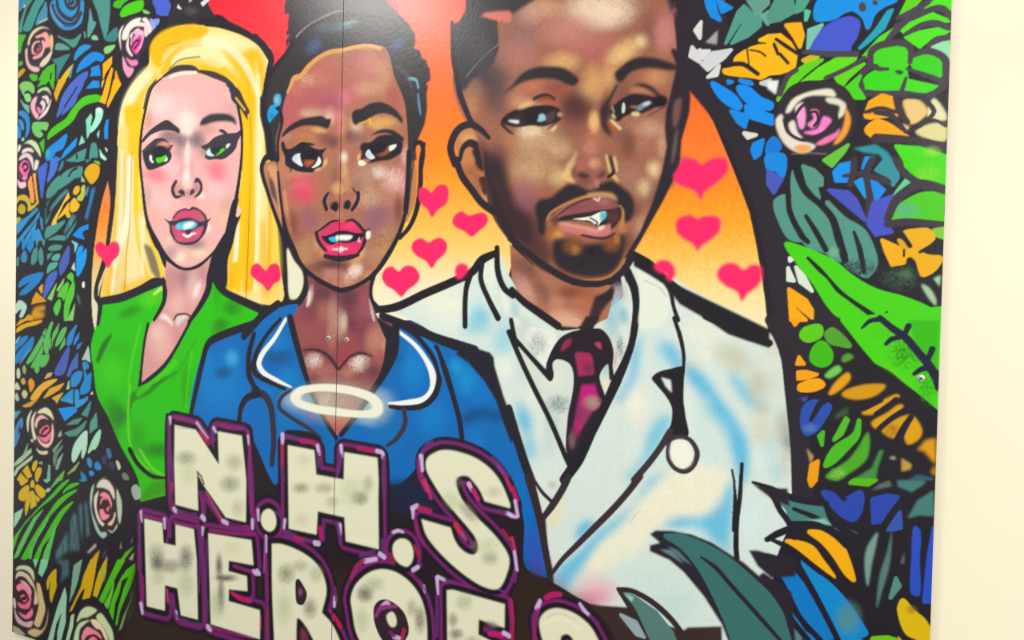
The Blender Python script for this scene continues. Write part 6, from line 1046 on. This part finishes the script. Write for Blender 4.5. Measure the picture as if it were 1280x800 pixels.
rim(P3, '905 490 910 570', '5 3'); rim(P3, '910 485 945 500', '5 4'); rim(P2, '950 500 990 515', 4); rim(P2, '905 580 905 780', 4); rim(P3, '838 530 845 560', '4 3'); rim(P2, '820 500 870 600', 3); rim(P3, '395 590 390 630', '5 4'); rim(P2, '395 540 400 600', 4); rim('c02a4c', '390 680 420 730', '4 6'); rim('a03070', '375 650 385 700', 3)
rim(P3, '1255 165 1275 175', 5); rim(P2, '1170 150 1250 160', 4); rim('c0305c', '1250 -10 1275 50', 4); rim('b02a40', '1235 250 1270 300', 3); rim('6a3a9a', '1200 540 1240 560', 2); rim('c02a6c', '1170 770 1230 775', 6); rim(P3, '1240 765 1265 780', 6); rim(P1, '1265 600 1275 700', 4)
O(640, 600, 4)
rim('c0285c', '5 40 25 100', '4 5'); rim(P3, '15 105 30 180', '4 4'); rim(P3, '-5 180 20 185', 4); rim('c0386c', '0 290 15 350', '4 4'); rim(P3, '12 360 25 450', '4 4'); rim(P2, '20 460 15 510', 3); rim('c02a6c', '170 590 200 575 240 572', '6 7 6'); rim(P3, '125 640 140 605', '6 5'); rim(P1, '130 650 115 720 110 790', '5 5 5'); rim(P3, '340 620 360 650 385 675', '4 5 4'); rim(P2, '390 680 430 715', 4); rim('b02a5c', '-5 600 5 700 0 800', 4)
O(0, 600, 4)
S('1a141c', '868 -290 870 -180 872 0 876 124 992 152 990 40', 2.5); S('1a141c','1015 20 1128 186 1232 212 1230 0',2.5)
LET('letter N of NHS', LT[0][1])
S('2a2226', 'p 985 -42 1005 -20 1020 20', 2); G('6a6a5a', 1150, 20, 70, 60, .6); G('7a7a68', 930, -110, 70, 50, .6); G('8a8a74', 1170, -90, 60, 60, .5); G('c6cc9c', 940, -30, 60, 80, .5); G('9a9a80', 1190, 140, 50, 60, .4)
S('8a9a80', '885 -262 940 -256', 1, a=.6)
O(320, 600, 4)
LET('full stop after N', LT[1][1])
LET('letter H of NHS, split by the panel seam', LT[2][1])
G('6e6e58', 225, 40, 60, 40, .6); G('66664f', 520, 90, 60, 50, .7); G('7d7d66', 340, 40, 70, 40, .5); G('b0c090', 480, 60, 90, 100, .4); G('d4b8b0', 230, 200, 60, 50, .5); G('8a8a70', 560, 20, 40, 60, .5); G('9a9a80', 380, 110, 50, 40, .5); G('c8c8a8', 240, -100, 60, 50, .5); S('f2f0dc', '480 290 590 315', 3, soft=2, a=.6)
LET('full stop after H', LT[3][1])
LET('letter S of NHS', LT[4][1])
G('84846c', 1060, 160, 90, 40, .6, rot=50); G('6e7058', 1170, 390, 60, 50, .5); G('b8c094', 980, 100, 80, 50, .5, rot=50); G('b8c094', 1150, 330, 90, 60, .4); G('9a9a78', 1190, 60, 60, 40, .4); G('8a8a70', 1010, 10, 30, 40, .3)
part('lettering_ground', 'black and plum ground around the lettering')
S('d0a8d0', '1065 20 1080 50', '6 5', soft=1.5); S('b03070', '1085 50 1110 95', '6 5', soft=1.5); S('c03848', '1000 225 1020 260', '7 6', soft=1.5); S('9a4a7a', '1030 270 1050 300', '5 3', soft=1.5)
O(0, 600, 4)
LET('letter H of the word below', LT[5][1])
G('3a3038', 785, 410, 50, 70, .8); G('4a4048', 930, 390, 50, 90, .7); G('6a6058', 850, 430, 90, 50, .6); G('8a9070', 780, 360, 60, 60, .5); G('a8b088', 930, 520, 60, 90, .5); G('b0b890', 790, 490, 50, 50, .5)
LET('letter E between the lower H and R', LT[6][1])
G('4a3a42', 1095, 430, 26, 90, .8); G('3c2e36', 1130, 490, 80, 26, .8); G('5a4c50', 1105, 560, 26, 130, .7); G('90986e', 1090, 620, 60, 100, .4); G('c8cc9c', 1160, 340, 70, 50, .4); S('2c2228', '1110 755 1140 770 1180 775', 2, a=.5)
O(320, 600, 4)
LET('letter R under the H', LT[7][1])
G('77775e', 150, 470, 60, 70, .7); G('77775e', 270, 640, 50, 70, .7); G('9aa27c', 300, 470, 50, 60, .5); G('b4bc94', 140, 640, 60, 120, .5); G('8a8a70', 220, 430, 60, 40, .5)
part('lettering_ground', 'black and plum ground around the lettering')
F('30222a', '200 500 215 494 240 530 256 570 245 610 230 625 205 615 198 560'); G('9a5a90', 222, 560, 16, 30, .7); G('7a3a2a', 240, 770, 34, 50, .6)
LET('letter O of the lower word', LT[8][1])
G('4a3a36', 545, 570, 60, 60, .75, rot=-45); G('5a4e46', 820, 700, 40, 90, .7); G('98a07a', 590, 520, 70, 50, .5); G('aab48c', 530, 700, 50, 90, .5); G('7a7a60', 780, 640, 40, 60, .5)
part('lettering_ground', 'black and plum ground around the lettering')
F('33222c', '588 660 595 625 620 600 655 597 700 620 740 660 760 710 765 760 748 800 720 835 670 840 625 790 595 720'); S('d0a8d8', '632 635 655 618 665 625', '6 7 5', soft=1.5); S('8a3a80', '600 680 625 640 700 630', '4 5 4', soft=1.5); S('a03050', '740 750 730 790', '5 5', soft=1.5); S('d0a8d8', '690 785 715 790', 5, soft=1.5); S('7a2a70', '670 760 690 780', 4)
LET('small oval inside the letter O', '680 658 697 675 704 710 695 732 675 732 658 705 655 675')
LET('second letter E of the lower word', LT[9][1])
G('5a5048', 985, 700, 36, 50, .6); G('4a4038', 1000, 770, 50, 40, .7); G('98a078', 1040, 610, 60, 60, .5); G('9a8a80', 1180, 720, 50, 24, .6, rot=18); G('8a9070', 1080, 800, 60, 30, .5)
O(640, 600, 4)
LET('last letter S of the lower word', LT[10][1])
S('c8c4a0', '170 690 230 665 320 700', 2, soft=2, a=.5); S('f4f0d8', '160 720 240 690 340 740', 4, soft=2, a=.5)
# ------------------------------------------------ halo in front of the tunic
part('halo', 'glowing white halo ring over the tunic')
O(320, 400, 4)
G('dfe6d0', 400, 410, 300, 140, .4, g=.04)
S('f0efdc', '190 385 215 358 270 343 340 338 400 342 470 352 540 372 590 398 615 430 605 460 560 470 480 468 400 458 320 448 250 430 205 410 190 388', '10 9 8 8 9 9 10 11 10 9 8 8 9 9 9 9 10', soft=2.2)
F('f0efdc', '530 360 600 385 632 420 632 460 610 482 560 485 540 470 570 450 580 430 565 400', soft=2.5)
F('f0efdc', '180 370 215 345 250 340 225 385 230 415 260 435 210 425 178 400', soft=2.5)
# ---------------------------------------------------------------- the mural: two boards and the coat of paint on them
mural = bpy.data.objects.new('mural', None); COLL.objects.link(mural); mural.location = (BOARD_W/2, 0, ZB); mural.empty_display_size = 0.2
mural['label'] = 'painted mural of three health workers on two boards screwed to the cream wall'; mural['category'] = 'mural'
# canvas-wide tone trim in place of lower exposure: more saturated, slightly darker
_l = (CAN@np.array([0.2126, 0.7152, 0.0722], np.float32))[..., None]
CAN[:] = np.clip(_l+(CAN-_l)*1.12, 0.002, 1)*0.93
BASE = Vector((BOARD_W/2, 0, ZB))
GAP = 0.0009
for x0, x1 in ((0.0, PANEL_W-GAP), (PANEL_W+GAP, BOARD_W)):
    o = box('panel', (x0-BASE.x, 0.0004, 0.0), (x1-BASE.x, TH, BOARD_H), m_board, mural, bevel=0.0006)
# small and buried labels fall back to the ground coat
cnt = np.bincount(LAB.ravel(), minlength=len(LABELS))
def spans(lo, hi, fine_lo, fine_hi, d):
    a, b = max(lo, fine_lo), min(hi, fine_hi)
    out = []
    if a > lo+1e-6: out.append(np.linspace(lo, a, max(int((a-lo)/(4*d)), 1)+1)[:-1])
    out.append(np.linspace(a, b, max(int((b-a)/d), 1)+1))
    if b < hi-1e-6: out.append(np.linspace(b, hi, max(int((hi-b)/(4*d)), 1)+1)[1:])
    return np.concatenate(out)
def project(x, z):
    P = np.stack([x-CAM[0], np.zeros_like(x)-CAM[1], z-CAM[2]], -1)
    w = P@AXF
    return 640+F_PX*(P@AXR)/w, 400-F_PX*(P@AXU)/w
def visible_z(x):
    z = np.linspace(ZB, ZB+BOARD_H, 600); _, y = project(np.full_like(z, x), z)
    ok = (y > -90) & (y < 890)
    return z[ok].min(), z[ok].max()
G0 = PANEL_W-GAP; G1 = PANEL_W+GAP
EDGES = [(0, .2), (.2, .4), (.4, .6), (.6, .8), (.8, 1.0), (1.0, G0), (G1, 1.4), (1.4, 1.6), (1.6, 1.8), (1.8, 2.0), (2.0, 2.2), (2.2, BOARD_W)]
parts = {}
DENS = 1.0
for bx0, bx1 in EDGES:
    xc, zc = (bx0+bx1)/2, EYE
    px = project(np.array([xc, xc+.01, xc]), np.array([zc, zc, zc+.01]))
    dx = DENS*.01/abs(px[0][1]-px[0][0]); dz = DENS*.01/abs(px[1][2]-px[1][0])
    za, zb = visible_z(bx0); zc_, zd = visible_z(bx1)
    xs = np.linspace(bx0, bx1, int((bx1-bx0)/dx)+2)
    zs = spans(ZB, ZB+BOARD_H, min(za, zc_), max(zb, zd), dz)
    nx, nz = len(xs), len(zs)
    cx = np.clip(xs/RES, 0, CW-1.001); cz = np.clip((zs-ZB)/RES, 0, CH-1.001)
    ix, iz = cx.astype(int), cz.astype(int); fx = (cx-ix)[None, :, None]; fz = (cz-iz)[:, None, None]
    g = lambda a, b_: CAN[np.ix_(a, b_)]
    col = (g(iz, ix)*(1-fx)+g(iz, ix+1)*fx)*(1-fz)+(g(iz+1, ix)*(1-fx)+g(iz+1, ix+1)*fx)*fz
    mx_, mz_ = (xs[:-1]+xs[1:])/2, (zs[:-1]+zs[1:])/2
    lab = LAB[np.ix_(np.clip(((mz_-ZB)/RES).astype(int), 0, CH-1), np.clip((mx_/RES).astype(int), 0, CW-1))].ravel()
    vid = np.arange(nx*nz).reshape(nz, nx)
    quads = np.stack([vid[:-1, :-1], vid[:-1, 1:], vid[1:, 1:], vid[1:, :-1]], -1).reshape(-1, 4)
    X, Zz = np.meshgrid(xs, zs)
    co = np.stack([X-BASE.x, np.zeros_like(X), Zz-BASE.z], -1).reshape(-1, 3).astype(np.float32)
    col = col.reshape(-1, 3).astype(np.float32)
    order = np.argsort(lab, kind='stable'); sl = lab[order]
    cut = np.flatnonzero(np.diff(sl))+1
    for seg in np.split(order, cut):
        parts.setdefault(int(lab[seg[0]]), []).append((quads[seg], co, col))
def paint_mesh(name, pieces):
    V, Q, C, base = [], [], [], 0
    for q, co, col in pieces:
        u, inv = np.unique(q, return_inverse=True)
        V.append(co[u]); C.append(col[u]); Q.append(inv.reshape(-1, 4)+base); base += len(u)
    V, Q, C = np.concatenate(V), np.concatenate(Q), np.concatenate(C)
    me = bpy.data.meshes.new(name)
    me.vertices.add(len(V)); me.vertices.foreach_set('co', V.ravel())
    me.loops.add(Q.size); me.loops.foreach_set('vertex_index', Q.ravel().astype(np.int32))
    me.polygons.add(len(Q)); me.polygons.foreach_set('loop_start', np.arange(0, Q.size, 4, dtype=np.int32))
    me.update(calc_edges=True)
    at = me.color_attributes.new('paint', 'FLOAT_COLOR', 'POINT')
    at.data.foreach_set('color', np.concatenate([C, np.ones((len(C), 1), np.float32)], 1).ravel())
    return me
size = {i: sum(len(p[0]) for p in ps) for i, ps in parts.items()}
ground = LABIDX[('ground_coat',)]
leaves = sorted([i for i in parts if LABELS[i] and LABELS[i][0] == 'leaf'], key=lambda i: -size[i])
loose = []
for i in list(parts):
    if LABELS[i] is None or size[i] < 14:
        parts[ground] += parts.pop(i)
    elif i in set(leaves[280:]):
        loose += parts.pop(i)
for i in list(parts):                            # every outline of one portrait is the body of that portrait
    k = LABELS[i]
    if len(k) > 2 and k[2] and k[2].endswith('outline'):
        j = lab_id((k[0], k[1], 'outline'))
        if j != i: parts.setdefault(j, []); parts[j] += parts.pop(i)
roots = {}
for i in sorted(parts, key=lambda i: (len(LABELS[i]) > 2 and LABELS[i][2] not in (None, 'outline'), i)):
    k = LABELS[i]; name = k[0]; label = k[1] if len(k) > 1 else None
    sub = k[2] if len(k) > 2 else None; slab = k[3] if len(k) > 3 else None
    if sub is None or sub == 'outline':
        o = link(name, paint_mesh(name, parts[i]), m_paint, mural, label=label, kind='stuff' if name == 'foliage' else None); roots[(name, label)] = o
    else:
        par = roots.get((name, label))
        link(sub, paint_mesh(sub, parts[i]), m_paint, par, label=slab)
if loose: link('leaf_specks', paint_mesh('leaf_specks', loose), m_paint, mural, kind='stuff')
# screws that hold the boards
def screw(px, py, r=0.0062):
    x, z = on_wall([(px, py)])[0]
    bm = bmesh.new(); N = 20
    prof = [(1.0, 0.0), (1.0, 0.16), (0.9, 0.3), (0.62, 0.4), (0.3, 0.44)]
    rings = [[bm.verts.new((r*a*math.cos(2*math.pi*i/N), -r*h, r*a*math.sin(2*math.pi*i/N))) for i in range(N)] for a, h in prof]
    for A, B in zip(rings, rings[1:]):
        for i in range(N): bm.faces.new((A[i], A[(i+1) % N], B[(i+1) % N], B[i]))
    bm.faces.new(rings[-1]); bmesh.ops.recalc_face_normals(bm, faces=bm.faces)
    me = bpy.data.meshes.new('screw'); bm.to_mesh(me); bm.free()
    o = link('screw', me, m_screw, mural); o.location = (x-BASE.x, 0, z-BASE.z); o.rotation_euler = (0, 0.5, 0)
    bm = bmesh.new()
    for w, h in ((0.62, 0.15), (0.15, 0.62)):
        q = [bm.verts.new((r*sx*w, -r*0.475, r*sz*h)) for sx, sz in ((-1, -1), (1, -1), (1, 1), (-1, 1))]
        q2 = [bm.verts.new((v.co.x*0.7, -r*0.3, v.co.z*0.7)) for v in q]
        bm.faces.new(q)
        for i in range(4): bm.faces.new((q[i], q2[i], q2[(i+1) % 4], q[(i+1) % 4]))
    bmesh.ops.recalc_face_normals(bm, faces=bm.faces)
    me = bpy.data.meshes.new('cross_slot'); bm.to_mesh(me); bm.free()
    link('cross_slot', me, m_slot, o)
for px, py in ((1151, 472.8), (410.8, 422.8), (433.8, 424.8), (30, 8)): screw(px, py)
